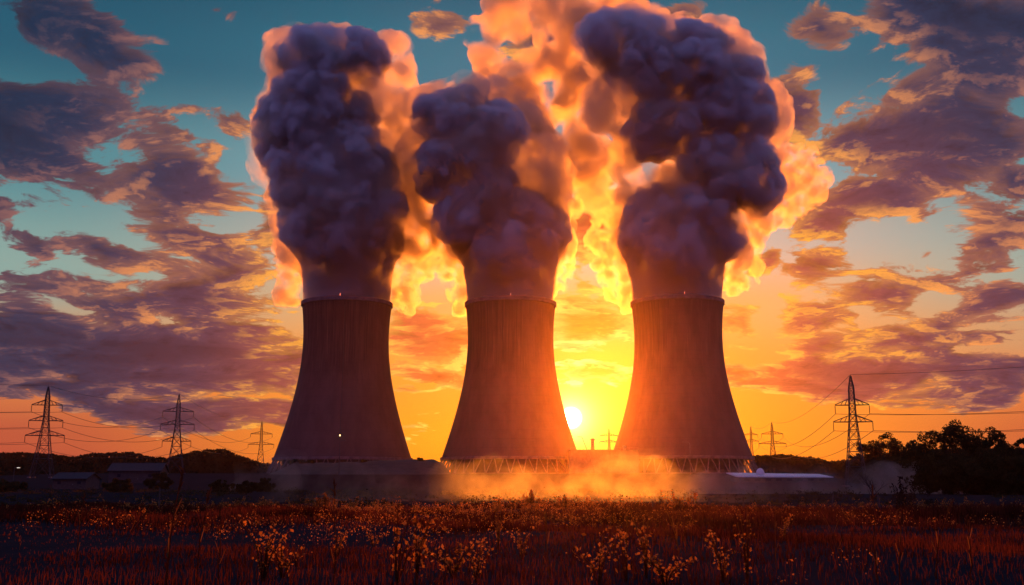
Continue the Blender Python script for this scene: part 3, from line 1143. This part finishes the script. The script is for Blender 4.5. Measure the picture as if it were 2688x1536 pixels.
# ------------------------------------------------------------------ trees and shrubs
M_LEAF = leaf_mat("dark_leaves", (.030, .034, .016), (.10, .055, .012), k=.35)
M_LEAF_FAR = leaf_mat("wood_leaves", (.030, .030, .018), (.05, .03, .01), k=.25, scale=.1)
M_BARK = pbr("bark", (.035, .026, .02), .95, scale=4)


def leaf_cloud(pts, size, rg, flat=1.0):
    """one diamond-shaped leaf per point, random turn"""
    n = len(pts)
    a = rg.normal(size=(n, 3))
    a /= np.linalg.norm(a, axis=1)[:, None]
    b = np.cross(a, rg.normal(size=(n, 3)))
    b /= np.linalg.norm(b, axis=1)[:, None] + 1e-9
    s = size * rg.uniform(.55, 1.35, n)[:, None]
    V = np.stack([pts - a * s, pts + b * s * .42 * flat, pts + a * s, pts - b * s * .42 * flat], 1).reshape(-1, 3)
    F = np.arange(4 * n).reshape(-1, 4)
    return V, F


def crown_points(rg, H, W, lo, n_cl, per, shape=1.0):
    """clusters of leaves on and in an uneven crown from height lo to H, half width W"""
    cl = []
    while len(cl) < n_cl:
        u = rg.normal(size=3)
        u /= np.linalg.norm(u)
        r = rg.uniform(.35, 1.0) ** .6
        c = np.array([u[0] * W * r, u[1] * W * r, (lo + H) / 2 + u[2] * (H - lo) / 2 * r])
        lob = 1 + .28 * math.sin(3 * math.atan2(u[1], u[0]) + 7 * shape) + .2 * math.sin(5 * u[2] + shape)
        c[:2] *= min(1.2, lob)
        cl.append(c)
    out = []
    for c in cl:
        R_ = rg.uniform(.12, .26) * W
        q = rg.normal(size=(per, 3))
        q /= np.linalg.norm(q, axis=1)[:, None]
        q *= (R_ * rg.uniform(.3, 1.0, per) ** .5)[:, None]
        q[:, 2] *= .7
        out.append(c + q)
    return np.array(cl), np.concatenate(out)


def tree(name, label, cat, x, yt, Y, halfpx, group, seed, lo=.22, n_cl=70, per=110, leaf=.24, mat=None, z0=None):
    rg = np.random.default_rng(seed)
    p = at(x, yt, Y)
    z0 = gz(p.x, Y) if z0 is None else z0
    H = p.z - z0
    W = halfpx * K * Y / FPX
    root = empty(name, (p.x, Y, z0))
    tag(root, label, cat, group)
    cl, pts = crown_points(rg, H - .06 * W, W * .88, H * lo, n_cl, per, seed * 1.7)
    V, F = leaf_cloud(pts, leaf * max(1, (Y / 220) ** .8), rg)
    link(bpy.data.objects.new("crown", np_mesh("crown", V, F, mat or M_LEAF)), root)
    tb = MB()
    r = max(.05, H * .022)
    tb.path([Vector((0, 0, -.3)), Vector((rg.normal() * .02 * H, 0, H * .3)), Vector((rg.normal() * .04 * H, rg.normal() * .03 * H, H * .62)), Vector((rg.normal() * .05 * H, 0, H * .85))], r, r * .25, 7)
    for c in cl[::3]:
        b = Vector((0, 0, H * rg.uniform(.2, .5)))
        c = Vector(c)
        m = b.lerp(c, .5) + Vector((0, 0, -.06 * H))
        tb.path([b, m, c], r * .38, r * .08, 5)
    tb.build("trunk", M_BARK, root)
    return root


G = "dark trees along the right edge of the meadow"
tree("broadleaf_tree", "tallest round crowned dark tree near the right edge", "tree", 2368, 1046, 210, 92, G, 1, .12, 150, 130)
tree("broadleaf_tree", "broad dark tree just right of the tallest one", "tree", 2452, 1064, 216, 78, G, 2, .12, 130, 130)
tree("broadleaf_tree", "dark tree right behind the foot of the tall right pylon", "tree", 2200, 1078, 420, 70, G, 3, .10, 110, 120)
tree("broadleaf_tree", "thin ragged tree touching the tall right pylon's legs", "tree", 2143, 1096, 400, 34, G, 4, .14, 34, 90)
tree("broadleaf_tree", "lower dark tree left of the tallest crown", "tree", 2282, 1092, 225, 62, G, 5, .10, 100, 120)
tree("broadleaf_tree", "low dark tree between the broad one and the cut off one", "tree", 2510, 1102, 205, 58, G, 6, .10, 90, 120)
tree("broadleaf_tree", "ragged tree cut off by the right edge of the picture", "tree", 2540, 1076, 190, 36, G, 8, .15, 34, 110)
GB = "dark undergrowth bushes beneath the right hand trees"
for i, (x, y, w, lab) in enumerate(((2150, 1146, 62, "dark bush at the left end beneath the right hand trees"), (2240, 1128, 95, "dark bush below the gap between the pylon tree and the lower tree"),
                                    (2340, 1112, 100, "wide dark bush under the tallest tree"), (2440, 1118, 100, "wide dark bush under the broad tree at right"), (2530, 1128, 90, "dark bush at the right edge below the cut off tree"))):
    tree("bush", lab, "bush", x, y, (392, 300, 190, 186, 182)[i], w, GB, 20 + i, .0, 120, 130, .27)

GL = "round bushes in the dusky field at left"
for i, (x, y, Y, w, lab) in enumerate(((28, 1192, 260, 52, "dark round bush at the left edge below the leftmost pylon"), (300, 1188, 250, 40, "dark dome shaped bush below the street lamp by the barn"),
                                       (400, 1176, 330, 36, "dark bush right of the barn"), (548, 1192, 240, 28, "small dark bush below the wood's rounded hump"), (610, 1196, 220, 36, "dark bush left of the pale ground mist"),
                                       (660, 1190, 270, 28, "dark bush inside the mist left of the tower"))):
    tree("bush", lab, "bush", x, y, Y, w, GL, 40 + i, -.1, 46, 110, .22)


for i, (x, y, w, lab) in enumerate(((742, 1141, 20, "dark rounded bush at the left end of the earth bank"), (772, 1146, 14, "small bush second from the bank's left end"), (905, 1143, 12, "low bush on the bank's crest below the left tower"), (1048, 1138, 13, "low bush near the bank's right end"))):
    p = at(x, 1154, 552)
    tree("bush", lab, "bush", x, y, 552, w, "bushes along the crest of the earth bank", 70 + i, -.2, 24, 70, .3, z0=p.z - 1.0)


def far_wood(prof, Y, name, label, seed, depth=40, leaf=1.15, per_m=60):
    rg = np.random.default_rng(seed)
    xs = np.array([p[0] for p in prof], float)
    ys = np.array([p[1] for p in prof], float)
    n = int((xs[-1] - xs[0]) * K * Y / FPX * per_m)
    px = rg.uniform(xs[0], xs[-1], n)
    top = np.interp(px, xs, ys)
    # separate crowns along the skyline
    q = np.stack([px * .045, np.full(n, seed * 3.3), np.zeros(n)], 1)
    crown = (billow(q, seed) - .6) * -7 + (billow(q * 3.1, seed + 3) - .6) * -3.5
    dy = rg.uniform(0, depth, n)
    f = 1 - .9 * rg.uniform(0, 1, n) ** 1.6
    P = []
    for i in range(n):
        p = at(px[i], top[i] + crown[i], Y)
        g = gz(p.x, Y + dy[i])
        P.append((p.x * (Y + dy[i]) / Y, Y + dy[i], g + (p.z - g) * f[i]))
    V, F = leaf_cloud(np.array(P), leaf, rg, 1.6)
    # the close-set inner mass of the wood
    m = 160
    hx = np.linspace(xs[0], xs[-1], m)
    hq = np.stack([hx * .06, np.full(m, seed + .5), np.zeros(m)], 1)
    ht = np.interp(hx, xs, ys) + 5 + 4 * fbm(hq * 4, 3, seed)
    HV = []
    for i in range(m):
        p = at(hx[i], ht[i], Y)
        for dd, fz in ((6, -1.0), (10, .8), (16, 1.0), (depth - 8, 1.0), (depth, -1)):
            g = gz(p.x, Y + dd)
            HV.append((p.x * (Y + dd) / Y, Y + dd, g - 1 if fz < 0 else g + (p.z - g) * fz))
    HF = [(i * 5 + j, (i + 1) * 5 + j, (i + 1) * 5 + j + 1, i * 5 + j + 1) for i in range(m - 1) for j in range(4)]
    F = np.concatenate([F, np.array(HF) + len(V)])
    V = np.concatenate([V, np.array(HV)])
    o = link(bpy.data.objects.new(name, np_mesh(name, V, F, M_LEAF_FAR)))
    tag(o, label, "wood", kind='stuff')


far_wood([(-30, 1133), (0, 1131), (60, 1128), (130, 1134), (180, 1139), (230, 1131), (330, 1128), (372, 1140), (420, 1142), (450, 1133), (500, 1122), (560, 1121), (592, 1136), (625, 1146), (650, 1156), (700, 1160)],
         760, "distant_wood", "long dark wood along the skyline at left", 5)
far_wood([(1872, 1138), (1900, 1136), (1950, 1133), (1985, 1139), (2030, 1142), (2060, 1150), (2110, 1148), (2160, 1136), (2300, 1120), (2600, 1120)],
         700, "distant_wood", "far dark wood between the right tower and the right hand trees", 6)

# ------------------------------------------------------------------ the meadow
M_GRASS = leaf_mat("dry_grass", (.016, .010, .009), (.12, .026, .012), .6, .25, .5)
M_WEED = leaf_mat("weed_leaves", (.022, .014, .009), (.62, .24, .055), .7, 1.5, .6)
M_STEM = leaf_mat("weed_stems", (.06, .026, .012), (.40, .16, .04), .4, 1.0, .4)
M_DARKWEED = leaf_mat("dark_weed", (.020, .016, .012), (.05, .025, .01), .4, 1.0, .3)


def cover(x, y):
    p = np.stack([x * .085, y * .085, np.zeros_like(x)], 1)
    return fbm(p, 4, 91)


def meadow_points(n, rg, y0=9.0, y1=112.0, bias=1.7):
    y = y0 + (y1 - y0) * rg.uniform(0, 1, n) ** bias
    x = rg.uniform(-1, 1, n) * (.55 * y + 4)
    return x, y


def grass():
    rg = np.random.default_rng(3)
    x, y = meadow_points(210000, rg, bias=1.5)
    c = cover(x, y)
    keep = rg.uniform(0, 1, len(x)) < (sst(.34, .54, c) * .85 + .16) * (.45 + .55 * sst(17, 40, y + 14 * (c - .5)))
    x, y, c = x[keep], y[keep], c[keep]
    n = len(x)
    z = ground_z(x, y)
    h = (.16 + .55 * sst(.35, .7, c)) * (.32 + .68 * sst(18, 48, y)) * rg.uniform(.45, 1.25, n)
    w = np.maximum(.004, .00042 * y) * rg.uniform(.7, 1.5, n)
    a = rg.uniform(0, 2 * np.pi, n)
    lean = rg.normal(0, .28, n) * h
    la = rg.uniform(0, 2 * np.pi, n)
    dx, dy = np.cos(a) * w, np.sin(a) * w
    lx, ly = np.cos(la) * lean, np.sin(la) * lean
    B = np.stack([x, y, z - .03], 1)
    W = np.stack([dx, dy, np.zeros(n)], 1)
    M = B + np.stack([lx * .3, ly * .3, h * .55], 1)
    T = B + np.stack([lx, ly, h * (1 - .25 * np.abs(lean) / h)], 1)
    V = np.stack([B - W, B + W, M + W * .75, M - W * .75, T], 1).reshape(-1, 3)
    i = np.arange(n)[:, None] * 5
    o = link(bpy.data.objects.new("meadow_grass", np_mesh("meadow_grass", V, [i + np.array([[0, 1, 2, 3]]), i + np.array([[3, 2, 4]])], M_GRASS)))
    tag(o, "dry rough grass covering the dark meadow", "grass", kind='stuff')


def weeds():
    """low leafy herbs too many to count"""
    rg = np.random.default_rng(13)
    x, y = meadow_points(9000, rg, 10, 112, 1.35)
    c = cover(x + 31, y - 17)
    mid = np.exp(-((x / (y + 4) - .06) / .26) ** 2)
    keep = rg.uniform(0, 1, len(x)) < sst(.44, .60, c) * (.18 + .82 * mid) * (.12 + .88 * sst(18, 60, y))
    x, y = x[keep], y[keep]
    # a ragged taller fringe along the far edge
    fy = rg.uniform(84, 110, 1300)
    fx = rg.uniform(-.52, .52, 1300) * fy
    fk = rg.uniform(0, 1, 1300) < sst(.38, .62, cover(fx * 1.7, fy * .6 + 50))
    nf = int(fk.sum())
    x, y = np.concatenate([x, fx[fk]]), np.concatenate([y, fy[fk]])
    P, S = [], []
    for i in range(len(x)):
        k = int(rg.integers(10, 26))
        h = rg.uniform(.25, .75) if i < len(x) - nf else rg.uniform(.3, 1.25) ** 1.4
        t = rg.uniform(.25, 1, k)
        r = .05 + .16 * np.sin(t * 3)
        ph = rg.uniform(0, 6.28, k)
        q = np.stack([x[i] + r * np.cos(ph), y[i] + r * np.sin(ph), gz(x[i], y[i]) + h * t], 1)
        P.append(q)
        S.append(np.full(k, max(.020, .0007 * y[i])))
    P, S = np.concatenate(P), np.concatenate(S)
    n = len(P)
    V, F = leaf_cloud(P, 1.0, rg, 1.5)
    ctr = np.repeat(P, 4, 0)
    V = ctr + (V - ctr) * np.repeat(S, 4)[:, None]
    o = link(bpy.data.objects.new("low_herbs", np_mesh("low_herbs", V, F, M_WEED)))
    tag(o, "low leafy herbs scattered through the dark meadow", "undergrowth", kind='stuff')


def scrub():
    """rank low scrub between the meadow and the plant"""
    rg = np.random.default_rng(29)
    P = []
    for i in range(1700):
        y = rg.uniform(113, 330)
        x = rg.uniform(-.52, .52) * y
        if rg.uniform() > .25 + 1.3 * (vnoise(np.array([[x * .05, y * .05, 0.0]]), 9)[0] - .3):
            continue
        h = rg.uniform(.25, 1.0) ** 1.5 * 1.6
        w = h * rg.uniform(.7, 2.0)
        q = rg.normal(size=(34, 3)) * np.array([w * .5, w * .5, h * .34])
        q[:, 2] = np.abs(q[:, 2])
        P.append(q + np.array([x, y, gz(x, y)]))
    V, F = leaf_cloud(np.concatenate(P), .15, rg, 1.4)
    o = link(bpy.data.objects.new("rough_scrub", np_mesh("rough_scrub", V, F, M_LEAF)))
    tag(o, "low dark scrub on the slope between meadow and power station", "undergrowth", kind='stuff')


grass()
weeds()
scrub()


def leafy_weed(seed, h=.8, spread=.3, n=46, leaf=.035):
    rg = np.random.default_rng(seed)
    sb = MB()
    P = []
    for b in range(6):
        a = rg.uniform(0, 6.28)
        tip = Vector((math.cos(a) * spread * rg.uniform(.3, 1), math.sin(a) * spread * rg.uniform(.3, 1), h * rg.uniform(.6, 1)))
        mid = Vector((tip.x * .3, tip.y * .3, tip.z * .55))
        sb.path([Vector((0, 0, -.05)), mid, tip], .012, .005, 4)
        for i in range(n // 6):
            t = rg.uniform(.2, 1.05)
            c = Vector((0, 0, 0)).lerp(mid, t * 2) if t < .5 else mid.lerp(tip, t * 2 - 1)
            P.append(np.array(c) + rg.normal(0, .035, 3))
    V, F = leaf_cloud(np.array(P), leaf, rg, 1.7)
    return (("stem", sb.mesh("stem", M_STEM)), ("foliage", np_mesh("foliage", V, F, M_WEED)))


def reed(seed, h=1.0, bend=.2):
    rg = np.random.default_rng(seed)
    sb = MB()
    pts = [Vector((bend * t * t * h, rg.normal() * .01, h * t - .05)) for t in np.linspace(0, 1, 8)]
    sb.path(pts, .011, .004, 5)
    hb = MB()
    e = pts[-1]
    d = (pts[-1] - pts[-2]).normalized()
    for i in range(9):
        q = e - d * (.16 - .02 * i)
        hb.tube(q, q + Vector((rg.normal() * .02, rg.normal() * .02, .045)), .012, .002, 4)
    blades = []
    for i in range(3):
        bl = MB()
        t = rg.uniform(.1, .6)
        b = Vector((bend * t * t * h, 0, h * t))
        a = rg.uniform(0, 6.28)
        m = b + Vector((math.cos(a) * .08, math.sin(a) * .08, .18))
        q = b + Vector((math.cos(a) * .22, math.sin(a) * .22, .16))
        w = Vector((-math.sin(a), math.cos(a), 0)) * .006
        bl.add([b - w, b + w, m + w, m - w, q], [(0, 1, 2, 3), (3, 2, 4)])
        blades.append(("blade", bl.mesh("blade", M_STEM)))
    return [("stem", sb.mesh("stem", M_STEM)), ("seed_head", hb.mesh("seed_head", M_STEM))] + blades


def umbel(seed, h=1.2):
    rg = np.random.default_rng(seed)
    sb = MB().path([Vector((0, 0, -.05)), Vector((.02, 0, h * .5)), Vector((.05, .0, h * .86))], .014, .008, 5)
    hb = MB()
    for (o, z0, hh) in ((Vector((.05, 0, 0)), h * .86, .14), (Vector((.02, 0, 0)), h * .5, .3)):
        if hh > .2:
            e = o + Vector((-.16, .05, z0 + .22))
            sb.tube(o + Vector((0, 0, z0)), e, .006, .005, 4)
        else:
            e = o + Vector((0, 0, z0))
        for i in range(9):
            a = 6.28 * i / 9
            q = e + Vector((math.cos(a) * .11, math.sin(a) * .11, .1 + rg.uniform(-.02, .02)))
            hb.tube(e, q, .004, .003, 3)
            hb.tube(q, q + Vector((0, 0, .025)), .034, .02, 6)
    return (("stem", sb.mesh("stem", M_DARKWEED)), ("flower_head", hb.mesh("flower_head", M_DARKWEED)))


def spiky(seed, h=2.0, w=.8, n=120, mat=None):
    """dark scrubby bush with up-curved twigs and narrow leaves"""
    rg = np.random.default_rng(seed)
    sb = MB()
    P = []
    for b in range(16):
        a = rg.uniform(0, 6.28)
        z = h * rg.uniform(.05, .55)
        r = w * (1 - z / h) * rg.uniform(.5, 1)
        p0 = Vector((0, 0, z))
        p1 = Vector((math.cos(a) * r * .8, math.sin(a) * r * .8, z + r * .35))
        p2 = Vector((math.cos(a) * r, math.sin(a) * r, z + r * 1.1))
        sb.path([p0, p1, p2], .022, .006, 4)
        for i in range(n // 12):
            t = rg.uniform(.15, 1)
            c = p0.lerp(p1, t * 2) if t < .5 else p1.lerp(p2, t * 2 - 1)
            P.append(np.array(c) + rg.normal(0, .07, 3))
    sb.path([Vector((0, 0, -.1)), Vector((.04, 0, h * .5)), Vector((0, .03, h))], .04, .01, 5)
    for i in range(n // 3):
        P.append(np.array([rg.normal() * .06, rg.normal() * .06, h * rg.uniform(.4, 1.0)]))
    V, F = leaf_cloud(np.array(P), .10, rg, .8)
    return (("stem", sb.mesh("stem", M_BARK)), ("foliage", np_mesh("foliage", V, F, mat or M_DARKWEED)))


def bare(seed, h=2.0):
    """leafless forked shrub"""
    rg = np.random.default_rng(seed)
    sb = MB()

    def grow(p, d, L, r, k):
        q = p + d * L
        m = p.lerp(q, .5) + Vector((rg.normal(), rg.normal(), 0)) * L * .07
        sb.path([p, m, q], r, r * .65, 5)
        if k:
            for i in range(3 if k > 1 else 2):
                dd = (d + Vector((rg.normal() * .6, rg.normal() * .6, rg.uniform(-.1, .5)))).normalized()
                grow(q if i else m, dd, L * rg.uniform(.5, .8), r * .6, k - 1)
    grow(Vector((0, 0, -.1)), Vector((.1, 0, 1)).normalized(), h * .42, .045, 4)
    return (("branches", sb.mesh("branches", M_BARK)),)


def place(name, parts, x, y, s, label, cat, group=None, rz=0.0):
    root = empty(name, (x, y, gz(x, y)), rz)
    tag(root, label, cat, group)
    for nm, me in parts:
        o = link(bpy.data.objects.new(nm, me), root)
        o.scale = (s, s, s)
    return root


def spot(px, py):
    """ground point seen at a photo pixel of the meadow"""
    d = ray(px * K, py * K)
    Y = 20.0
    for _ in range(40):
        x = d.x / d.y * Y
        Y += ((EYE - gz(x, Y)) / max(1e-4, -d.z / d.y) - Y) * .5
        Y = min(max(Y, 9), 100)
    return d.x / d.y * Y, Y


LW = [leafy_weed(s, h, sp, n, lf) for s, h, sp, n, lf in ((1, .8, .34, 120, .026), (2, .7, .42, 150, .024), (3, .95, .28, 110, .028), (4, .6, .4, 160, .023), (5, 1.1, .16, 90, .022), (6, .45, .55, 140, .030), (7, .85, .5, 70, .032))]
RD = [reed(11, 1.0, .10), reed(12, 1.1, -.3), reed(13, .9, .45), reed(14, 1.2, .04)]
GW = "leafy weeds catching the low sun in the foreground"
for i, (x, y, s, lab) in enumerate((
        (655, 1450, 1.1, "leafy weed with glowing round leaves below the left tower's left side"), (702, 1440, 1.0, "leafy weed right beside the glowing one below the left tower"),
        (985, 1452, 1.25, "tall leafy weed cut by the lower edge below the gap between left and middle towers"), (1035, 1456, 1.1, "bushy weed at the lower edge just right of the tall leafy one"),
        (1130, 1436, 1.1, "arching leafy weed below the middle tower's left side"), (1185, 1450, .9, "small leafy weed right of the arching one"),
        (1240, 1370, 1.0, "leafy weed among glints below the middle of the middle tower"), (1300, 1395, .9, "feathery weed below the middle tower's right half"),
        (1490, 1450, 1.2, "sprawling weed with bent twigs at the lower edge below the sun"), (1560, 1446, 1.2, "upright weed with bright tips below the flat block"),
        (1610, 1440, 1.1, "weed with stacked bright buds below the right tower's left side"), (1655, 1455, 1.0, "low bushy weed at the lower edge below the right tower"),
        (1800, 1448, 1.1, "thin twiggy weed below the right tower's right side"), (1860, 1452, 1.1, "leafy weed in shade below the pale roofed hall"),
        (840, 1392, .9, "reddish weed left of centre below the bank"), (930, 1365, .9, "leafy weed speckled with glints beneath the bank's right end"),
        (425, 1330, .9, "ember coloured weed on the field edge left of centre"), (1420, 1310, .9, "bright weed at the field edge below the sun"),
        (1700, 1330, 1.0, "leafy weed in the orange band below the right tower"), (1950, 1345, .9, "dull red weed in the dark grass right of the right tower"))):
    X, Y = spot(x, y)
    place("leafy_weed", LW[i * 3 % 7], X, Y, s, lab, "weed", GW, i * 1.3)
GR = "tall dry stalks standing out of the meadow"
for i, (x, y, s, lab) in enumerate((
        (412, 1454, 1.35, "tall reddish stalk at left below the second pylon"), (490, 1452, 1.0, "short red stalk right of the tall one at left"), (50, 1370, .5, "thin bent stalk near the left edge"),
        (190, 1410, .9, "leaning pale stalk in the dark left corner"), (545, 1446, .9, "kinked dry stalk bending over at the lower edge left of the weeds"),
        (640, 1330, .7, "slim stalk against the dark band below the small left pylon"), (300, 1400, .9, "leaning stalk in the dark below the barn"), (830, 1450, 1.0, "bundle stalk leaning left below the left tower's right edge"),
        (1365, 1452, .9, "single stalk at the lower edge below the middle tower"), (1690, 1390, .9, "curled stalk in the red dark below the right tower"),
        (2090, 1400, 1.0, "leaning red stalk in the dark below the tall right pylon"), (2185, 1452, 1.0, "tallest stalk at right with an amber tip"), (2240, 1448, .9, "straight red stalk right of the tallest one"),
        (2330, 1440, .9, "dim crossed stalk in the right hand dark"), (2420, 1445, .9, "thin curved stalk near the lower right corner"), (1930, 1400, .7, "short bent stalk below the pale roofed hall"))):
    X, Y = spot(x, y)
    place("dry_stalk", RD[i % 4], X, Y, s * 1.15, lab, "dry stalk", GR, i * 2.1)

# silhouettes along the meadow's far edge


def edge(px, ytop, Y, h):
    """scale so that a plant of height h reaches photo row ytop"""
    p = at(px, ytop, Y)
    return p.x, (p.z - gz(p.x, Y)) / h


def edge_plant(name, parts, px, ytop, Y, h, label, cat, group=None, rz=0):
    x, s = edge(px, ytop, Y, h)
    place(name, parts, x, Y, s, label, cat, group, rz)


edge_plant("dark_shrub", spiky(51, 2.0, 1.05, 340), 2240, 1186, 70, 2.0, "dark feathery shrub on the field edge right of the bare forked one", "shrub")
edge_plant("bare_shrub", bare(52, 2.0), 2170, 1184, 68, 1.9, "bare forked shrub on the field edge beside the tall right pylon", "shrub")
edge_plant("dark_shrub", spiky(53, 1.6, .8, 120), 2310, 1222, 72, 1.6, "low dark shrub right of the feathery one at the field edge", "shrub")
edge_plant("field_bush", spiky(54, 1.6, .95, 330, M_WEED), 1322, 1219, 76, 1.6, "dark leafy bush on the field edge before the glowing mist below the middle tower", "bush")
edge_plant("field_bush", spiky(55, 1.3, 1.0, 280, M_WEED), 1406, 1236, 78, 1.3, "small slanted bush on the field edge below the sun", "bush")
edge_plant("field_bush", spiky(56, 1.2, .7, 200, M_WEED), 1240, 1242, 78, 1.2, "small dark bush left of the leafy one before the mist", "bush")
edge_plant("field_bush", spiky(57, 1.2, .8, 200, M_WEED), 808, 1226, 80, 1.2, "reddish twiggy bush on the field edge below the bank", "bush")
edge_plant("hawthorn_clump", spiky(58, .9, 1.5, 420, M_WEED), 1690, 1244, 84, .9, "low wide clump with pale flecks on the edge below the right tower", "bush")
for i, (px, yt, lab) in enumerate(((1985, 1221, "dark umbel plant with flat head against the purple mist"), (1960, 1236, "small round headed umbel left of the flat headed one"), (1545, 1235, "umbel stalk on the field edge before the orange mist"),
                                   (1583, 1246, "short umbel right of the first before the orange mist"), (1830, 1230, "slim umbel against the mist left of the flat headed one"), (2082, 1240, "umbel near the foot of the tall right pylon"))):
    edge_plant("umbel_plant", umbel(60 + i, 1.2), px, yt, 66 + 2 * i, 1.17, lab, "umbel plant", "umbel plants on the meadow's far edge", i)
for i, (px, yt, lab) in enumerate(((1765, 1238, "stout dark fence post right of the pale flecked clump"), (1849, 1236, "thin dark fence post in the purple mist"), (2062, 1224, "slanting thin post left of the tall right pylon"),
                                   (1625, 1246, "short dark post before the orange mist"), (2188, 1232, "weathered post between the bare shrub and the feathery shrub"), (398, 1212, "reddish post rising from the dark field at left"))):
    Y = 80
    p = at(px, yt, Y)
    z0 = gz(p.x, Y)
    r = (.12, .06, .05, .11, .1, .06)[i]
    h = p.z - z0
    o = MB().tube((0, 0, -.4), ((0, .02, .35, 0, -.1, .0)[i], 0, h), r, r * .8, 7).mesh("fence_post", M_TIMBER)
    ob = link(bpy.data.objects.new("fence_post", o))
    ob.location = (p.x, Y, z0)
    tag(ob, lab, "post", "old posts along the meadow's far edge")


# ------------------------------------------------------------------ ground mist
def mist(name, rows, Y, mat, label, seed, flat=.75, amps=((6, 7.5), (3, 4.4), (1.5, 2.2), (.8, .9)), jy=6, v=(.55, .32)):
    bl = blobs_from(rows, Y, jy, seed)
    me = cloud_mesh(name, bl, mat, v[0], v[1], list(amps), None, seed, flat)
    o = link(bpy.data.objects.new(name, me))
    tag(o, label, "mist", "patches of ground mist behind the meadow")




M_MIST = patchy("ground_mist", .0, .02, .8, .26, .15, .42, .74)
M_MIST3 = patchy("dusk_mist", .0, .010, .5, .07, .2, .36, .70)
M_MIST2 = patchy("thin_ground_mist", .002, .034, .4, .11, .15, .38, .74)
mist("mist_bank", [(1080, 1252, 22), (1120, 1245, 26), (1170, 1240, 28), (1215, 1225, 34), (1250, 1240, 34), (1290, 1246, 28), (1230, 1205, 20), (1190, 1250, 26), (1050, 1256, 14)], 150, M_MIST,
     "orange lit mist bank heaped below the middle tower's left half", 5)
mist("mist_bank", [(1365, 1248, 26), (1420, 1240, 30), (1480, 1236, 36), (1540, 1230, 42), (1590, 1220, 42), (1630, 1225, 36), (1560, 1196, 24), (1610, 1188, 24), (1660, 1240, 26), (1450, 1250, 26), (1700, 1248, 22), (1740, 1246, 20), (1380, 1232, 18), (1640, 1200, 26), (1670, 1215, 24), (1510, 1205, 22), (1430, 1218, 20)], 165, M_MIST,
     "wide glowing orange mist bank below the sun and flat block", 6)
mist("mist_wisp", [(972, 1240, 9), (974, 1228, 10), (980, 1216, 11), (986, 1204, 9), (991, 1194, 6), (994, 1184, 4)], 150, M_MIST, "slender upright wisp of orange mist before the bank", 7)
mist("mist_wisp", [(925, 1210, 6), (938, 1212, 8), (946, 1215, 6)], 150, M_MIST, "tiny detached wisp left of the upright one", 8)
mist("mist_wisp", [(740, 1240, 14), (760, 1244, 16), (725, 1248, 12)], 140, M_MIST, "small reddish puff of mist on the field edge below the bank's left end", 9)
mist("mist_bank", [(1720, 1240, 36), (1780, 1235, 42), (1850, 1228, 46), (1920, 1226, 46), (1990, 1230, 44), (2060, 1234, 42), (2130, 1230, 44), (2200, 1226, 44), (2260, 1226, 44), (2320, 1232, 40), (2215, 1196, 9), (2212, 1184, 5), (2230, 1210, 18), (2370, 1215, 34), (2300, 1200, 26)],
     205, M_MIST2, "long purple mist bank in front of the pale roofed hall and right hand trees", 10, .8, jy=8, v=(.7, .42), amps=((7, 7), (3.5, 4), (1.8, 2.0), (.9, .9)))
mist("mist_bank", [(640, 1170, 26), (670, 1180, 34), (690, 1200, 40), (650, 1215, 40), (700, 1230, 40), (620, 1235, 32), (720, 1165, 18)], 300, M_MIST3, "dim rosy mist bank at the left tower's foot", 11, .9, jy=10, v=(.9, .55),
     amps=((10, 7), (5, 4), (2.5, 2.2), (1.2, 1.0)))

M_RIBBON = patchy("mist_ribbon", .0, .016, .75, .2, .3, .38, .70)
r_ = random.Random(4)
mist("mist_ribbon", [(850 + 38 * i, 1247 + r_.uniform(-4, 4), r_.uniform(15, 24)) for i in range(29)], 142, M_RIBBON,
     "long thin low ribbon of mist along the whole meadow edge before the towers", 14)


# ------------------------------------------------------------------ evening haze
def haze():
    m = vol_mat("evening_haze", 0.00004, .92, (1, .60, .42))
    o = MB().box((-1500, -120, -12), (1500, 2300, 480)).build("haze", m)
    tag(o, kind='stuff')


haze()
